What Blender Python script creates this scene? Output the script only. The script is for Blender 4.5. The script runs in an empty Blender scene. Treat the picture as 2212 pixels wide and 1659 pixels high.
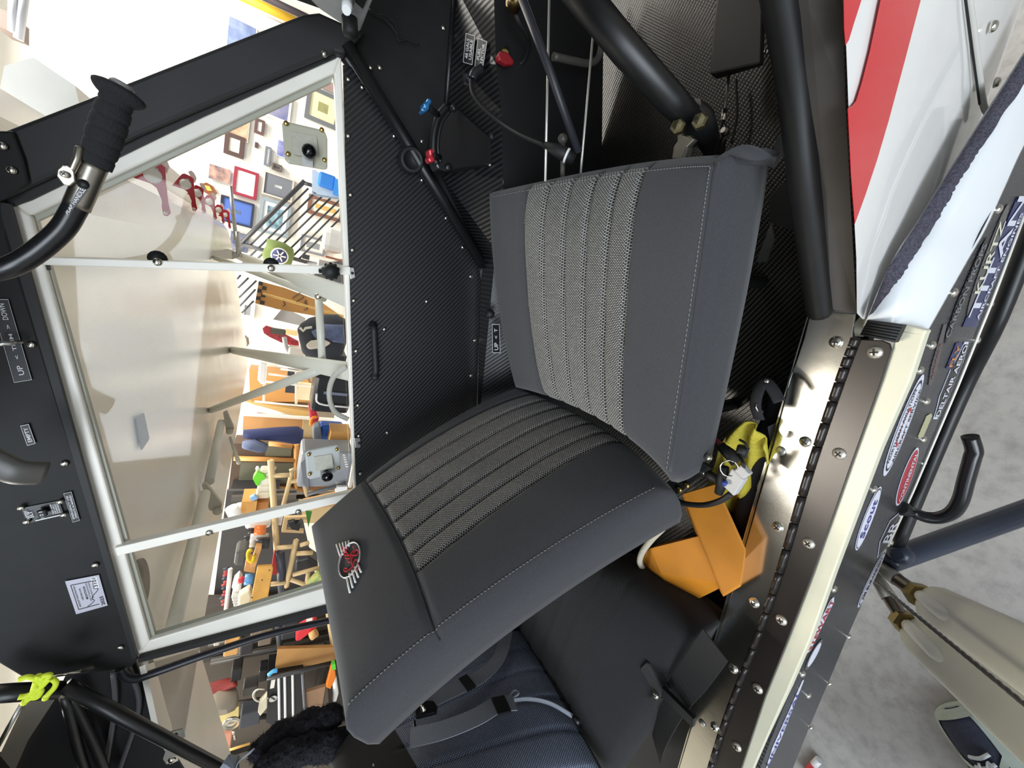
import bpy, bmesh, math, random
from mathutils import Vector as V, Matrix
random.seed(7)
S = bpy.context.scene
COL = S.collection
# ------------------------------------------------------------------ camera
F = 840.0                      # focal length in pixels of the 2212x1659 frame
def nz(v): return V(v).normalized()
g = nz((2490-1106, -(1015-829.5), -F))          # gravity in camera axes
da = nz((2500-1106, -(664-829.5), -F))          # aircraft 'down' in camera axes (tail wheel attitude)
aft = nz((879-1106, -(3690-829.5), -F))
Za = -da; Xa = -aft; Xa = (Xa - Za*Xa.dot(Za)).normalized(); Ya = Za.cross(Xa)
Zw = -g; Xw = (Xa - Zw*Xa.dot(Zw)).normalized(); Yw = Zw.cross(Xw)
MA = Matrix((Xa, Ya, Za))      # camera axes -> aircraft axes
MW = Matrix((Xw, Yw, Zw))      # camera axes -> world axes
AW = MW @ MA.transposed()      # aircraft axes -> world axes
HC = 1.55
CAM = V((0, 0, HC))
cd = bpy.data.cameras.new('camera'); cd.sensor_fit = 'HORIZONTAL'; cd.sensor_width = 36
cd.lens = 36*F/2212; cd.clip_start = 0.01; cd.clip_end = 100
cam = bpy.data.objects.new('camera', cd); COL.objects.link(cam)
cam.matrix_world = Matrix.Translation(CAM) @ MW.to_4x4()
S.camera = cam
# ------------------------------------------------------------------ light
w = bpy.data.worlds.new('world'); S.world = w; w.use_nodes = True
w.node_tree.nodes['Background'].inputs[0].default_value = (0.86, 0.93, 1.0, 1)
w.node_tree.nodes['Background'].inputs[1].default_value = 0.22
def area(name, loc, target, sx, sy, power, col):
    l = bpy.data.lights.new(name, 'AREA'); l.shape = 'RECTANGLE'; l.size = sx; l.size_y = sy
    l.energy = power; l.color = col
    o = bpy.data.objects.new(name, l); COL.objects.link(o); o.location = loc
    o.rotation_euler = (V(target)-V(loc)).to_track_quat('-Z', 'Y').to_euler()
    return o
area('hangar_door_daylight', (-2.8, -3.4, 3.9), (-0.6, 0.5, 0.9), 3.6, 2.4, 75, (0.80, 0.90, 1.0))
area('hangar_door_daylight', (-1.2, -4.6, 2.9), (-0.9, 0.7, 1.4), 3.6, 2.2, 205, (0.84, 0.92, 1.0))
for i, (x, y) in enumerate(((-5.5, 5.6), (-1.8, 5.6), (2.0, 5.6), (-6, 2.8), (3.0, 2.8))):
    area('hangar_ceiling_lamp', (x, y, 4.4), (x, y, 0), 2.4, 0.5, 150 if x < 3 else 90, (1.0, 0.96, 0.89))
_d = MA @ V((1742-1106, -(955-829.5), -F)); _p = AW @ (_d*(-.65/_d.z)); _r = AW @ V((_d.x, _d.y, -_d.z)); _l = CAM + _p + _r*((4.35-HC-_p.z)/_r.z)
area('hangar_ceiling_lamp', tuple(_l), tuple(CAM+_p), 1.2, 0.25, 70, (1.0, 0.93, 0.82))
S.view_settings.view_transform = 'Standard'; S.view_settings.look = 'None'
S.view_settings.gamma = 1; S.view_settings.use_curve_mapping = False
S.view_settings.exposure = 0.35
# ------------------------------------------------------------------ pixel -> point
def ray(px, py): return V((px-1106.0, -(py-829.5), -F))
AXI = {'x': 0, 'y': 1, 'z': 2}
def _hit(d, kw):
    if 'pl' in kw:
        n, c = kw['pl']; return d*(c/V(n).dot(d))
    (k, val), = kw.items(); return d*(val/d[AXI[k]])
def A(px, py, **kw):           # a point of an aircraft-aligned plane (camera-relative), in world axes
    return CAM + AW @ _hit(MA @ ray(px, py), kw)
def Al(px, py, **kw): return _hit(MA @ ray(px, py), kw)   # same, aircraft axes
def L(x, y, z): return CAM + AW @ V((x, y, z))
def D(x, y, z): return AW @ V((x, y, z))
def W(px, py, **kw):           # a point of a world-aligned plane; y is distance from the camera, z is height over floor
    if 'z' in kw: kw = {'z': kw['z']-HC}
    return CAM + _hit(MW @ ray(px, py), kw)
def onpl(px, py, a, b, c, off=0):      # pixel -> plane through three world points, lifted towards the camera
    n = (b-a).cross(c-a).normalized(); n = n if n.dot(CAM-a) > 0 else -n
    d = MW @ ray(px, py); return CAM+d*((a+n*off-CAM).dot(n)/d.dot(n))
def As(pp, **kw): return [A(x, y, **kw) for x, y in pp]
def Ws(pp, **kw): return [W(x, y, **kw) for x, y in pp]
# ------------------------------------------------------------------ materials
def lin(h):
    h = h.lstrip('#'); c = [int(h[i:i+2], 16)/255 for i in (0, 2, 4)]
    return tuple(x/12.92 if x <= .04045 else ((x+.055)/1.055)**2.4 for x in c) + (1,)
MC = {}
def mat(name, col='#808080', rough=.5, metal=0, noise=0, nscale=40, bump=0, spec=.5, coat=0, emit=0, col2=None, trans=0):
    if name in MC: return MC[name]
    m = bpy.data.materials.new(name); m.use_nodes = True; nt = m.node_tree; b = nt.nodes['Principled BSDF']
    c = lin(col) if isinstance(col, str) else col
    b.inputs['Base Color'].default_value = c; b.inputs['Roughness'].default_value = rough
    b.inputs['Metallic'].default_value = metal; b.inputs['Specular IOR Level'].default_value = spec
    b.inputs['Coat Weight'].default_value = coat
    if trans: b.inputs['Transmission Weight'].default_value = trans
    if emit:
        b.inputs['Emission Color'].default_value = c; b.inputs['Emission Strength'].default_value = emit
    if noise or bump or col2:
        tc = nt.nodes.new('ShaderNodeTexCoord'); n = nt.nodes.new('ShaderNodeTexNoise')
        n.inputs['Scale'].default_value = nscale; n.inputs['Detail'].default_value = 5
        nt.links.new(tc.outputs['Object'], n.inputs['Vector'])
        if noise or col2:
            r = nt.nodes.new('ShaderNodeValToRGB')
            c2 = lin(col2) if col2 else tuple(min(1, x*(1+noise)) for x in c[:3])+(1,)
            c1 = c if col2 else tuple(x*(1-noise) for x in c[:3])+(1,)
            r.color_ramp.elements[0].position = .35; r.color_ramp.elements[1].position = .65
            r.color_ramp.elements[0].color = c1; r.color_ramp.elements[1].color = c2
            nt.links.new(n.outputs[0], r.inputs[0]); nt.links.new(r.outputs[0], b.inputs['Base Color'])
        if bump:
            bp = nt.nodes.new('ShaderNodeBump'); bp.inputs['Strength'].default_value = bump; bp.inputs['Distance'].default_value = .004
            nt.links.new(n.outputs[0], bp.inputs['Height']); nt.links.new(bp.outputs[0], b.inputs['Normal'])
    MC[name] = m; return m
def carbon(name, ax, scale, lo, hi, rough=.38, dots=False):
    # woven carbon twill: diagonal bands in the panel's own plane (ax picks the two object axes)
    if name in MC: return MC[name]
    m = bpy.data.materials.new(name); m.use_nodes = True; nt = m.node_tree; b = nt.nodes['Principled BSDF']
    tc = nt.nodes.new('ShaderNodeTexCoord')
    def wave(vec, sc):
        d = nt.nodes.new('ShaderNodeVectorMath'); d.operation = 'DOT_PRODUCT'; d.inputs[1].default_value = vec
        nt.links.new(tc.outputs['Object'], d.inputs[0])
        k = nt.nodes.new('ShaderNodeMath'); k.operation = 'MULTIPLY'; k.inputs[1].default_value = sc
        nt.links.new(d.outputs['Value'], k.inputs[0])
        s = nt.nodes.new('ShaderNodeMath'); s.operation = 'SINE'; nt.links.new(k.outputs[0], s.inputs[0])
        return s
    s1 = wave(ax[0], scale)
    out = s1
    if dots:
        s2 = wave(ax[1], scale*1.7)
        mm = nt.nodes.new('ShaderNodeMath'); mm.operation = 'MULTIPLY_ADD'; mm.inputs[1].default_value = .55
        nt.links.new(s2.outputs[0], mm.inputs[0]); nt.links.new(s1.outputs[0], mm.inputs[2]); out = mm
    mr = nt.nodes.new('ShaderNodeMapRange'); mr.inputs[1].default_value = -1; mr.inputs[2].default_value = 1
    nt.links.new(out.outputs[0], mr.inputs[0])
    r = nt.nodes.new('ShaderNodeValToRGB'); r.color_ramp.elements[0].color = lin(lo); r.color_ramp.elements[1].color = lin(hi)
    r.color_ramp.elements[0].position = .3; r.color_ramp.elements[1].position = .8
    nt.links.new(mr.outputs[0], r.inputs[0]); nt.links.new(r.outputs[0], b.inputs['Base Color'])
    bp = nt.nodes.new('ShaderNodeBump'); bp.inputs['Strength'].default_value = .35; bp.inputs['Distance'].default_value = .001
    nt.links.new(mr.outputs[0], bp.inputs['Height']); nt.links.new(bp.outputs[0], b.inputs['Normal'])
    b.inputs['Roughness'].default_value = rough
    MC[name] = m; return m
def weave(name, dark, light, bw, bh, mortar, rough=.85, squash=1):
    # woven cloth: pale dashes on dark, in the pad's own metre-scaled UVs
    if name in MC: return MC[name]
    m = bpy.data.materials.new(name); m.use_nodes = True; nt = m.node_tree; b = nt.nodes['Principled BSDF']
    uv = nt.nodes.new('ShaderNodeUVMap'); br = nt.nodes.new('ShaderNodeTexBrick')
    br.inputs['Color1'].default_value = lin(light); br.inputs['Color2'].default_value = tuple(x*.72 for x in lin(light)[:3])+(1,)
    br.inputs['Mortar'].default_value = lin(dark); br.inputs['Scale'].default_value = 1
    br.inputs['Brick Width'].default_value = bw; br.inputs['Row Height'].default_value = bh
    br.inputs['Mortar Size'].default_value = mortar; br.inputs['Mortar Smooth'].default_value = .3
    nt.links.new(uv.outputs[0], br.inputs['Vector']); nt.links.new(br.outputs['Color'], b.inputs['Base Color'])
    bp = nt.nodes.new('ShaderNodeBump'); bp.inputs['Strength'].default_value = .4; bp.inputs['Distance'].default_value = .001; bp.invert = True
    nt.links.new(br.outputs['Fac'], bp.inputs['Height']); nt.links.new(bp.outputs[0], b.inputs['Normal'])
    b.inputs['Roughness'].default_value = rough; b.inputs['Specular IOR Level'].default_value = .2
    b.inputs['Sheen Weight'].default_value = .15
    MC[name] = m; return m
def glass(name, tint=(1, 1, 1, 1), k=.5):
    if name in MC: return MC[name]
    m = bpy.data.materials.new(name); m.use_nodes = True; nt = m.node_tree
    for n in list(nt.nodes):
        if n.type != 'OUTPUT_MATERIAL': nt.nodes.remove(n)
    o = [n for n in nt.nodes if n.type == 'OUTPUT_MATERIAL'][0]
    t = nt.nodes.new('ShaderNodeBsdfTransparent'); t.inputs[0].default_value = tint
    gl = nt.nodes.new('ShaderNodeBsdfGlossy'); gl.inputs['Roughness'].default_value = .03
    fr = nt.nodes.new('ShaderNodeFresnel'); fr.inputs[0].default_value = 1.35
    k_ = nt.nodes.new('ShaderNodeMath'); k_.operation = 'MULTIPLY'; k_.inputs[1].default_value = k
    mx = nt.nodes.new('ShaderNodeMixShader')
    nt.links.new(fr.outputs[0], k_.inputs[0]); nt.links.new(k_.outputs[0], mx.inputs[0])
    nt.links.new(t.outputs[0], mx.inputs[1]); nt.links.new(gl.outputs[0], mx.inputs[2]); nt.links.new(mx.outputs[0], o.inputs[0])
    MC[name] = m; return m
# ------------------------------------------------------------------ mesh builders (all points in world space)
def catmull(pts, n=8):
    pts = [V(p) for p in pts]
    if len(pts) < 3: return pts
    out = []
    P = [pts[0]*2-pts[1]] + pts + [pts[-1]*2-pts[-2]]
    for i in range(1, len(P)-2):
        a, b, c, d = P[i-1:i+3]
        for k in range(n):
            t = k/n
            out.append(.5*((2*b)+(c-a)*t+(2*a-5*b+4*c-d)*t*t+(3*b-a-3*c+d)*t**3))
    out.append(pts[-1]); return out
class MB:
    def __init__(s): s.b = bmesh.new(); s.uv = s.b.loops.layers.uv.new('UVMap')
    def face(s, vs, mi=0, smooth=False):
        try: f = s.b.faces.new(vs)
        except ValueError: return None
        f.material_index = mi; f.smooth = smooth; return f
    def prism(s, pts, off, mi=0):
        a = [s.b.verts.new(p) for p in pts]; c = [s.b.verts.new(V(p)+V(off)) for p in pts]
        s.face(a, mi); s.face(c[::-1], mi)
        for i in range(len(a)): s.face((a[i], c[i], c[i-1], a[i-1]), mi)
        return s
    def poly(s, pts, mi=0): s.face([s.b.verts.new(p) for p in pts], mi); return s
    def loft(s, rings, mi=0, smooth=True, cap=True, closed=True):
        R = [[s.b.verts.new(p) for p in r] for r in rings]; n = len(R[0])
        for a, c in zip(R, R[1:]):
            for i in range(n if closed else n-1):
                j = (i+1) % n; s.face((a[i], a[j], c[j], c[i]), mi, smooth)
        if cap and closed: s.face(R[0][::-1], mi); s.face(R[-1], mi)
        return s
    def tube(s, pts, r, seg=10, mi=0, smooth_path=0, flat=None, cap=True):
        pts = catmull(pts, smooth_path) if smooth_path else [V(p) for p in pts]
        n = len(pts); rs = r if isinstance(r, (list, tuple)) else None
        up = None; rings = []
        for i, p in enumerate(pts):
            t = (pts[min(i+1, n-1)]-pts[max(i-1, 0)]).normalized()
            if up is None:
                up = t.cross(V((0.3, 0.2, 1))).normalized() if flat is None else (V(flat[2])-t*V(flat[2]).dot(t)).normalized()
            up = (up-t*up.dot(t)).normalized(); sd = t.cross(up)
            if flat is None:
                rr = rs[int(i*(len(rs)-1)/max(1, n-1))] if rs else r; ra = rb = rr
                if rs:
                    q = i*(len(rs)-1)/max(1, n-1); k = min(int(q), len(rs)-2); ra = rb = rs[k]+(rs[k+1]-rs[k])*(q-k)
            else: ra, rb = flat[0], flat[1]
            rings.append([p+up*ra*math.cos(6.28318*k/seg)+sd*rb*math.sin(6.28318*k/seg) for k in range(seg)])
        return s.loft(rings, mi, True, cap)
    def strap(s, pts, wdir, width, th=.0015, sp=8, mi=0):
        pts = catmull(pts, sp); wd = wdir if isinstance(wdir, list) else [wdir]*2
        n = len(pts); rings = []
        for i, p in enumerate(pts):
            t = (pts[min(i+1, n-1)]-pts[max(i-1, 0)]).normalized()
            q = i*(len(wd)-1)/(n-1); k = min(int(q), len(wd)-2)
            d = V(wd[k]).lerp(V(wd[k+1]), q-k); d = (d-t*d.dot(t)).normalized(); nn = t.cross(d)
            h = d*width/2; m = nn*th/2
            rings.append([p-h-m, p+h-m, p+h+m, p-h+m])
        return s.loft(rings, mi, False)
    def box(s, c, ax, ay, az, mi=0):           # centre and three half-extent vectors
        c = V(c); ax, ay, az = V(ax), V(ay), V(az)
        return s.prism([c-ax-ay-az, c+ax-ay-az, c+ax+ay-az, c-ax+ay-az], az*2, mi)
    def lathe(s, o, axis, prof, seg=14, mi=0, smooth=True):
        axis = V(axis).normalized(); u = axis.orthogonal().normalized(); v = axis.cross(u); o = V(o)
        return s.loft([[o+axis*h+(u*math.cos(6.28318*k/seg)+v*math.sin(6.28318*k/seg))*max(r, 1e-5) for k in range(seg)] for r, h in prof], mi, smooth)
    def dome(s, o, axis, r, h=None, seg=10, mi=0):
        h = h or r*.55
        return s.lathe(o, axis, [(r, -r*.3), (r, 0), (r*.85, h*.55), (r*.5, h*.88), (0, h)], seg, mi)
    def ball(s, o, r, seg=14, mi=0, sq=(1, 1, 1), M=None):
        M = M or Matrix.Identity(3); rings = []
        for i in range(1, seg//2):
            a = math.pi*i/(seg//2)
            rings.append([V(o)+M@V((r*sq[0]*math.sin(a)*math.cos(6.28318*k/seg), r*sq[1]*math.sin(a)*math.sin(6.28318*k/seg), r*sq[2]*math.cos(a))) for k in range(seg)])
        return s.loft(rings, mi, True)
    def grid(s, fn, nu, nv, mif=None, uvf=None, smooth=True):
        vs = [[s.b.verts.new(fn(i/nu, j/nv)) for j in range(nv+1)] for i in range(nu+1)]
        for i in range(nu):
            for j in range(nv):
                f = s.face((vs[i][j], vs[i+1][j], vs[i+1][j+1], vs[i][j+1]), mif((i+.5)/nu, (j+.5)/nv) if mif else 0, smooth)
                if f and uvf:
                    for l, (a, b) in zip(f.loops, ((i, j), (i+1, j), (i+1, j+1), (i, j+1))): l[s.uv].uv = uvf(a/nu, b/nv)
        return s
    def add_mesh2d(s, verts, faces, fn, mi=0):
        vs = [s.b.verts.new(fn(*v)) for v in verts]
        for f in faces: s.face([vs[i] for i in f], mi)
        return s
def tag(o, label=None, cat=None, group=None, kind=None):
    for k, v in (('label', label), ('category', cat), ('group', group), ('kind', kind)):
        if v: o[k] = v
    return o
ORG = {}
def thing(name, label, cat, loc, group=None):
    o = bpy.data.objects.new(name, None); COL.objects.link(o); o.location = loc; o.empty_display_size = .05
    ORG[o] = V(loc); return tag(o, label, cat, group)
def obj(name, mb, mats, parent=None, label=None, cat=None, group=None, kind=None, bevel=0, sub=0, recalc=True):
    if recalc: bmesh.ops.recalc_face_normals(mb.b, faces=mb.b.faces)
    me = bpy.data.meshes.new(name)
    if parent is not None: org = ORG[parent]
    else:
        vs = [v.co for v in mb.b.verts]
        org = V((sum(v.x for v in vs)/len(vs), sum(v.y for v in vs)/len(vs), min(v.z for v in vs)))
    bmesh.ops.translate(mb.b, verts=mb.b.verts, vec=-org)
    mb.b.to_mesh(me); mb.b.free()
    for m in (mats if isinstance(mats, (list, tuple)) else [mats]): me.materials.append(m)
    o = bpy.data.objects.new(name, me); COL.objects.link(o); ORG[o] = org
    if parent is not None: o.parent = parent
    else: o.location = org
    if bevel:
        md = o.modifiers.new('bevel', 'BEVEL'); md.width = bevel; md.segments = 2; md.limit_method = 'ANGLE'; md.angle_limit = .7
    if sub:
        md = o.modifiers.new('sub', 'SUBSURF'); md.levels = sub; md.render_levels = sub
    return tag(o, label, cat, group, kind)
_tc = {}
def text2d(body, bold=0.0):
    key = (body, bold)
    if key in _tc: return _tc[key]
    c = bpy.data.curves.new('t', 'FONT'); c.body = body; c.align_x = 'LEFT'; c.offset = bold; c.resolution_u = 3
    o = bpy.data.objects.new('t', c); COL.objects.link(o)
    dg = bpy.context.evaluated_depsgraph_get(); me = bpy.data.meshes.new_from_object(o.evaluated_get(dg))
    vs = [(v.co.x, v.co.y) for v in me.vertices]; fs = [tuple(p.vertices) for p in me.polygons]
    bpy.data.objects.remove(o); bpy.data.curves.remove(c); bpy.data.meshes.remove(me)
    if not vs: return [], []
    x0 = min(v[0] for v in vs); x1 = max(v[0] for v in vs); y0 = min(v[1] for v in vs); y1 = max(v[1] for v in vs)
    vs = [((x-x0)/(x1-x0 or 1), (y-y0)/(y1-y0 or 1)) for x, y in vs]
    _tc[key] = (vs, fs); return vs, fs
def quadfn(bl, br, tr, tl, lift=V((0, 0, 0)), box=(0, 0, 1, 1)):
    def fn(u, v):
        u = box[0]+u*(box[2]-box[0]); v = box[1]+v*(box[3]-box[1])
        return (bl*(1-u)+br*u)*(1-v)+(tl*(1-u)+tr*u)*v+lift
    return fn
def text_on(mb, body, q, lift, box=(0, 0, 1, 1), mi=0, bold=.01):
    vs, fs = text2d(body, bold); mb.add_mesh2d(vs, fs, quadfn(*q, lift, box), mi)
def frame_on(mb, q, lift, t=.04, aspect=1, mi=0, box=(0, 0, 1, 1)):
    fn = quadfn(*q, lift, box); tx = t/aspect
    o = [(0, 0), (1, 0), (1, 1), (0, 1)]; i = [(tx, t), (1-tx, t), (1-tx, 1-t), (tx, 1-t)]
    for k in range(4):
        j = (k+1) % 4; mb.poly([fn(*o[k]), fn(*o[j]), fn(*i[j]), fn(*i[k])], mi)
def ellipse_pts(q, lift, n=28, s=1.0):
    fn = quadfn(*q, lift); return [fn(.5+.5*s*math.cos(6.28318*k/n), .5+.5*s*math.sin(6.28318*k/n)) for k in range(n)]
def strokes_on(mb, q, lift, lines, wdt, aspect=1, mi=0, sp=6):
    # pen strokes in the unit square of a quad, as thin ribbons
    fn = quadfn(*q, lift)
    for ln in lines:
        p = catmull([V((x, y, 0)) for x, y in ln], sp) if len(ln) > 2 else [V((x, y, 0)) for x, y in ln]
        l, r = [], []
        for i, a in enumerate(p):
            t = (p[min(i+1, len(p)-1)]-p[max(i-1, 0)]); t = V((t.x*aspect, t.y, 0)).normalized(); nn = V((-t.y/aspect, t.x, 0))*wdt/2
            l.append(fn(*(a+nn)[:2])); r.append(fn(*(a-nn)[:2]))
        for i in range(len(l)-1): mb.poly([l[i], l[i+1], r[i+1], r[i]], mi)
# common materials
BLK = mat('black_paint', '#1b1b1b', .6, noise=.12, nscale=30, spec=.3)
BLKT = mat('black_tube_paint', '#131314', .4, noise=.1, nscale=40)
DARK = mat('dark_fabric_black', '#151518', .8)
STEEL = mat('screw_steel', '#d8d4c8', .22, 1)
BRASS = mat('brass_plate', '#b39a5c', .35, 1)
CREAM = mat('cream_white_paint', '#f5f1e6', .35, noise=.04, nscale=9)
WHITE = mat('white_paint', '#e8e8e6', .3)
RUB = mat('black_rubber', '#161617', .6)
LET = mat('white_lettering', '#dedede', .5)
RED = mat('red_paint', '#c01a22', .3)
ALU = mat('brushed_aluminium', '#c8c8c4', .35, 1, noise=.08, nscale=60)
# ================================================================== hangar setting
FZ = 0.0
CONC = mat('concrete', '#989592', .5, col2='#b3b0ac', nscale=3.0, bump=.05)
def conc():
    nt = CONC.node_tree; b = nt.nodes['Principled BSDF']
    tc = nt.nodes.new('ShaderNodeTexCoord'); n = nt.nodes.new('ShaderNodeTexNoise'); n.inputs['Scale'].default_value = 26; n.inputs['Detail'].default_value = 8; n.inputs['Roughness'].default_value = .7
    nt.links.new(tc.outputs['Object'], n.inputs['Vector'])
    r = nt.nodes.new('ShaderNodeValToRGB'); r.color_ramp.elements[0].position = .3; r.color_ramp.elements[0].color = (.45, .45, .46, 1)
    r.color_ramp.elements[1].position = .56; r.color_ramp.elements[1].color = (1, 1, 1, 1)
    nt.links.new(n.outputs[0], r.inputs[0])
    mx = nt.nodes.new('ShaderNodeMix'); mx.data_type = 'RGBA'; mx.blend_type = 'MULTIPLY'; mx.inputs[0].default_value = .55
    old = b.inputs['Base Color'].links[0].from_socket
    nt.links.new(old, mx.inputs[6]); nt.links.new(r.outputs[0], mx.inputs[7]); nt.links.new(mx.outputs[2], b.inputs['Base Color'])
conc()
WALLM = mat('white_wall_paint', '#f0ece2', .8)
YW = 7.0
m = MB(); m.box((-2, 1.5, -.06), (11, 0, 0), (0, 6.5, 0), (0, 0, .06)); obj('floor', m, CONC, kind='structure')
m = MB(); m.box((-2, YW+.1, 2.4), (11, 0, 0), (0, .1, 0), (0, 0, 2.6)); obj('wall_far', m, WALLM, kind='structure')
m = MB(); m.box((-2, 4.0, 5.0), (11, 0, 0), (0, 4, 0), (0, 0, .06)); obj('ceiling', m, WALLM, kind='structure')
m = MB(); m.box((-9.6, 1.5, 2.4), (.1, 0, 0), (0, 6.5, 0), (0, 0, 2.6)); obj('wall_left', m, WALLM, kind='structure')
# ================================================================== airplane
AP = thing('airplane', 'small tail-wheel bush airplane seen through its open right cabin door', 'airplane', L(-.3, .58, -1.1))
UP = D(0, 0, 1); OUT = D(0, 1, 0); FWD = D(1, 0, 0)
CARB = carbon('carbon_twill_side', (D(.72, 0, .69), D(-.7, 0, .7)), 780, '#0c0c0d', '#262628')
CARBF = carbon('carbon_twill_floor', (D(.55, .83, 0), D(.83, -.55, 0)), 900, '#090909', '#38352f', .34, True)
def scr(mb, p, n, r): mb.dome(p, n, r, r*.6, 10)
def screws(pts, r, parent, lift=.003, n=None, name='screw', m=STEEL, cross=False, **kw):
    nn = n if n is not None else D(0, -1, 0)
    for p in pts:
        mb = MB(); q = A(*p, **kw)+nn*lift
        mb.dome(q, nn, r, r*.5, 12)
        mm = [m]
        if cross:
            u = nn.orthogonal().normalized(); v = nn.cross(u); a = random.random()*3
            u, v = u*math.cos(a)+v*math.sin(a), v*math.cos(a)-u*math.sin(a)
            mb.box(q+nn*r*.5, u*r*.5, v*r*.11, nn*r*.06, 1); mb.box(q+nn*r*.5, v*r*.5, u*r*.11, nn*r*.06, 1); mm = [m, RUB]
        obj(name, mb, mm, parent)
# --- left cabin side -------------------------------------------------
T = D(0, .006, 0)
sp_ = MB().prism(As([(741, 140), (766, 146), (1042, 574), (1030, 862), (1030, 1010), (985, 1300), (779, 1290), (768, 1000), (748, 420)], y=.945), T)
side = obj('side_panel', sp_, CARB, AP, 'black carbon side panel with screw heads below the far window')
screws([(752, 172), (782, 189), (800, 147+0), (752, 294), (851, 294), (757, 421), (911, 389), (761, 540), (963, 471), (764, 649), (999, 534), (1016, 597+0), (769, 758), (830, 711), (773, 875), (1016, 811), (1024, 735), (836, 934), (921, 651), (775, 941), (778, 1022)], .0048, side, y=.945)
m = MB().tube(As([(748, 96), (1044, 574)], y=.925), .0125, 12); obj('diagonal_frame_tube', m, BLKT, AP)
m = MB().tube(As([(766, 112), (905, 335), (1000, 490)], y=.93), .006, 8); obj('conduit', m, BLKT, AP)
m = MB().tube(As([(728, 100), (752, 130), (1044, 574)], y=.955), .012, 10); obj('door_post_tube', m, BLKT, AP)
m = MB().lathe(A(887, 346, y=.925), D(-.1, -1, 0), [(.024, -.02), (.026, .0), (.026, .012), (.02, .016), (.017, .008), (0, .006)], 20); obj('tube_end_cap', m, RUB, AP)
m = MB().tube(As([(1038, 566), (1046, 620), (1038, 760), (1028, 1000)], y=.93), .006, 8); obj('lower_trim', m, ALU, AP)
m = MB().tube(As([(1046, 572), (1054, 640), (1050, 760), (1042, 1000)], y=.93), .005, 8); obj('lower_trim', m, BLKT, AP)
# floor-side carbon seen under the trim
m = MB().poly([A(1040, 566, y=.93), A(1085, 390, y=.84), A(1140, 560, y=.84), A(1150, 1000, y=.84), A(1026, 1010, y=.93)]); obj('ledge_panel', m, CARB, AP)
# door pull on the panel
m = MB().tube(As([(806, 702), (808, 715), (812, 800), (810, 812)], y=.925), .008, 10).ball(A(806, 704, y=.935), .010).ball(A(810, 814, y=.935), .010)
obj('pull_handle', m, RUB, AP)
# forward kick panel and console
kick = obj('kick_panel', MB().prism(As([(740, 92), (770, 62), (812, -30), (1000, -30), (995, 120), (990, 235), (1010, 380), (1060, 560), (1052, 600), (1030, 575)], y=.955), T), BLK, AP, 'smooth black panel forward of the diagonal tube')
screws([(957, 61), (820, 147), (911, 306)], .0055, kick, y=.955)
m = MB(); cl_ = [(984, -30), (972, 120), (966, 235), (950, 375), (1044, 566)]; cr_ = [(1066, -30), (1072, 140), (1084, 240), (1086, 385), (1100, 580)]
m.loft([[A(*a, y=.95), A(*b, y=.8)] for a, b in zip(cl_, cr_)], 0, False, cap=False, closed=False)
con = obj('console', m, CARB, AP, 'carbon fibre console ledge carrying the throttle quadrant')
m = MB().tube(As([(984, -30), (972, 120), (964, 232)], y=.948), .006, 8); obj('console_edge', m, BLKT, AP)
m = MB().poly([A(1066, -30, y=.8), A(1072, 140, y=.8), A(1084, 240, y=.8), A(1086, 385, y=.8), A(1150, 1000, y=.8), A(1320, 1000, y=.8), A(1300, 330, y=.8), A(1305, -30, y=.8)])
obj('footwell_panel', m, mat('footwell_black', '#0d0d0f', .55), AP)
# floor: carbon tray across the cabin
m = MB().prism([L(1.3, .2, -.72), L(1.3, .87, -.72), L(-.62, .87, -.72), L(-.62, .2, -.72)], D(0, 0, -.02)); obj('cabin_floor', m, CARBF, AP, 'carbon weave cabin floor in front of the seat')
m = MB().prism([L(-.62, .2, -.725), L(-.62, .95, -.725), L(-2.2, .95, -.725), L(-2.2, .2, -.725)], D(0, 0, -.02)); obj('rear_floor', m, mat('rear_floor_black', '#0d0d0e', .7), AP)
m = MB().prism([L(.95, .2, -.75), L(.95, .96, -.75), L(.95, .96, .0), L(.95, .2, .0)], D(.02, 0, 0)); obj('firewall', m, mat('firewall_black', '#08080a', .7), AP)
m = MB().prism([L(-.60, .955, -.74), L(-2.2, .955, -.74), L(-2.2, .955, -.16), L(-.60, .955, -.16)], T); obj('rear_side_panel', m, BLK, AP)
m = MB().prism([L(.06, .215, -.72), L(-2.0, .215, -.72), L(-2.0, .215, -.66), L(.06, .215, -.66)], D(0, -.006, 0)); obj('inner_sill', m, BLK, AP)
# fuel placards
def placard(name, q, body, pl, label, back='#101018', lines=None, boxes=None, border=True, parent=AP, pm=None, t=.05, asp=3):
    lift = D(0, -.002, 0) if pl is None else pl
    m = MB(); m.prism([p+lift*.6 for p in q], -lift*.3)
    o = obj(name, m, pm or mat('placard_black_'+back, back, .5), parent, label)
    b = MB()
    if border: frame_on(b, q, lift, t, asp)
    for bx, tx in zip(boxes, body): text_on(b, tx, q, lift*1.05, bx)
    obj('lettering', b, LET, o)
    return o
PC = (A(984, -30, y=.95), A(972, 120, y=.95), A(1072, 140, y=.8))
cn_ = (PC[1]-PC[0]).cross(PC[2]-PC[0]).normalized(); cn_ = cn_ if cn_.dot(CAM-PC[0]) > 0 else -cn_
for body, pts, bx in ((['48 GALS', 'USABLE'], [(1021, 141), (1027, 78), (1007, 72), (1001, 135)], [(.16, .54, .84, .84), (.16, .14, .84, .44)]), (['FUEL', 'SELECTOR'], [(1043, 154), (1053, 90), (1033, 83), (1026, 143)], [(.28, .54, .7, .84), (.06, .14, .88, .44)])):
    q = [onpl(*p, *PC, .006) for p in pts]
    placard('fuel_placard', q, body, cn_*.001, 'black console placard reading '+' '.join(body), boxes=bx)
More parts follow.
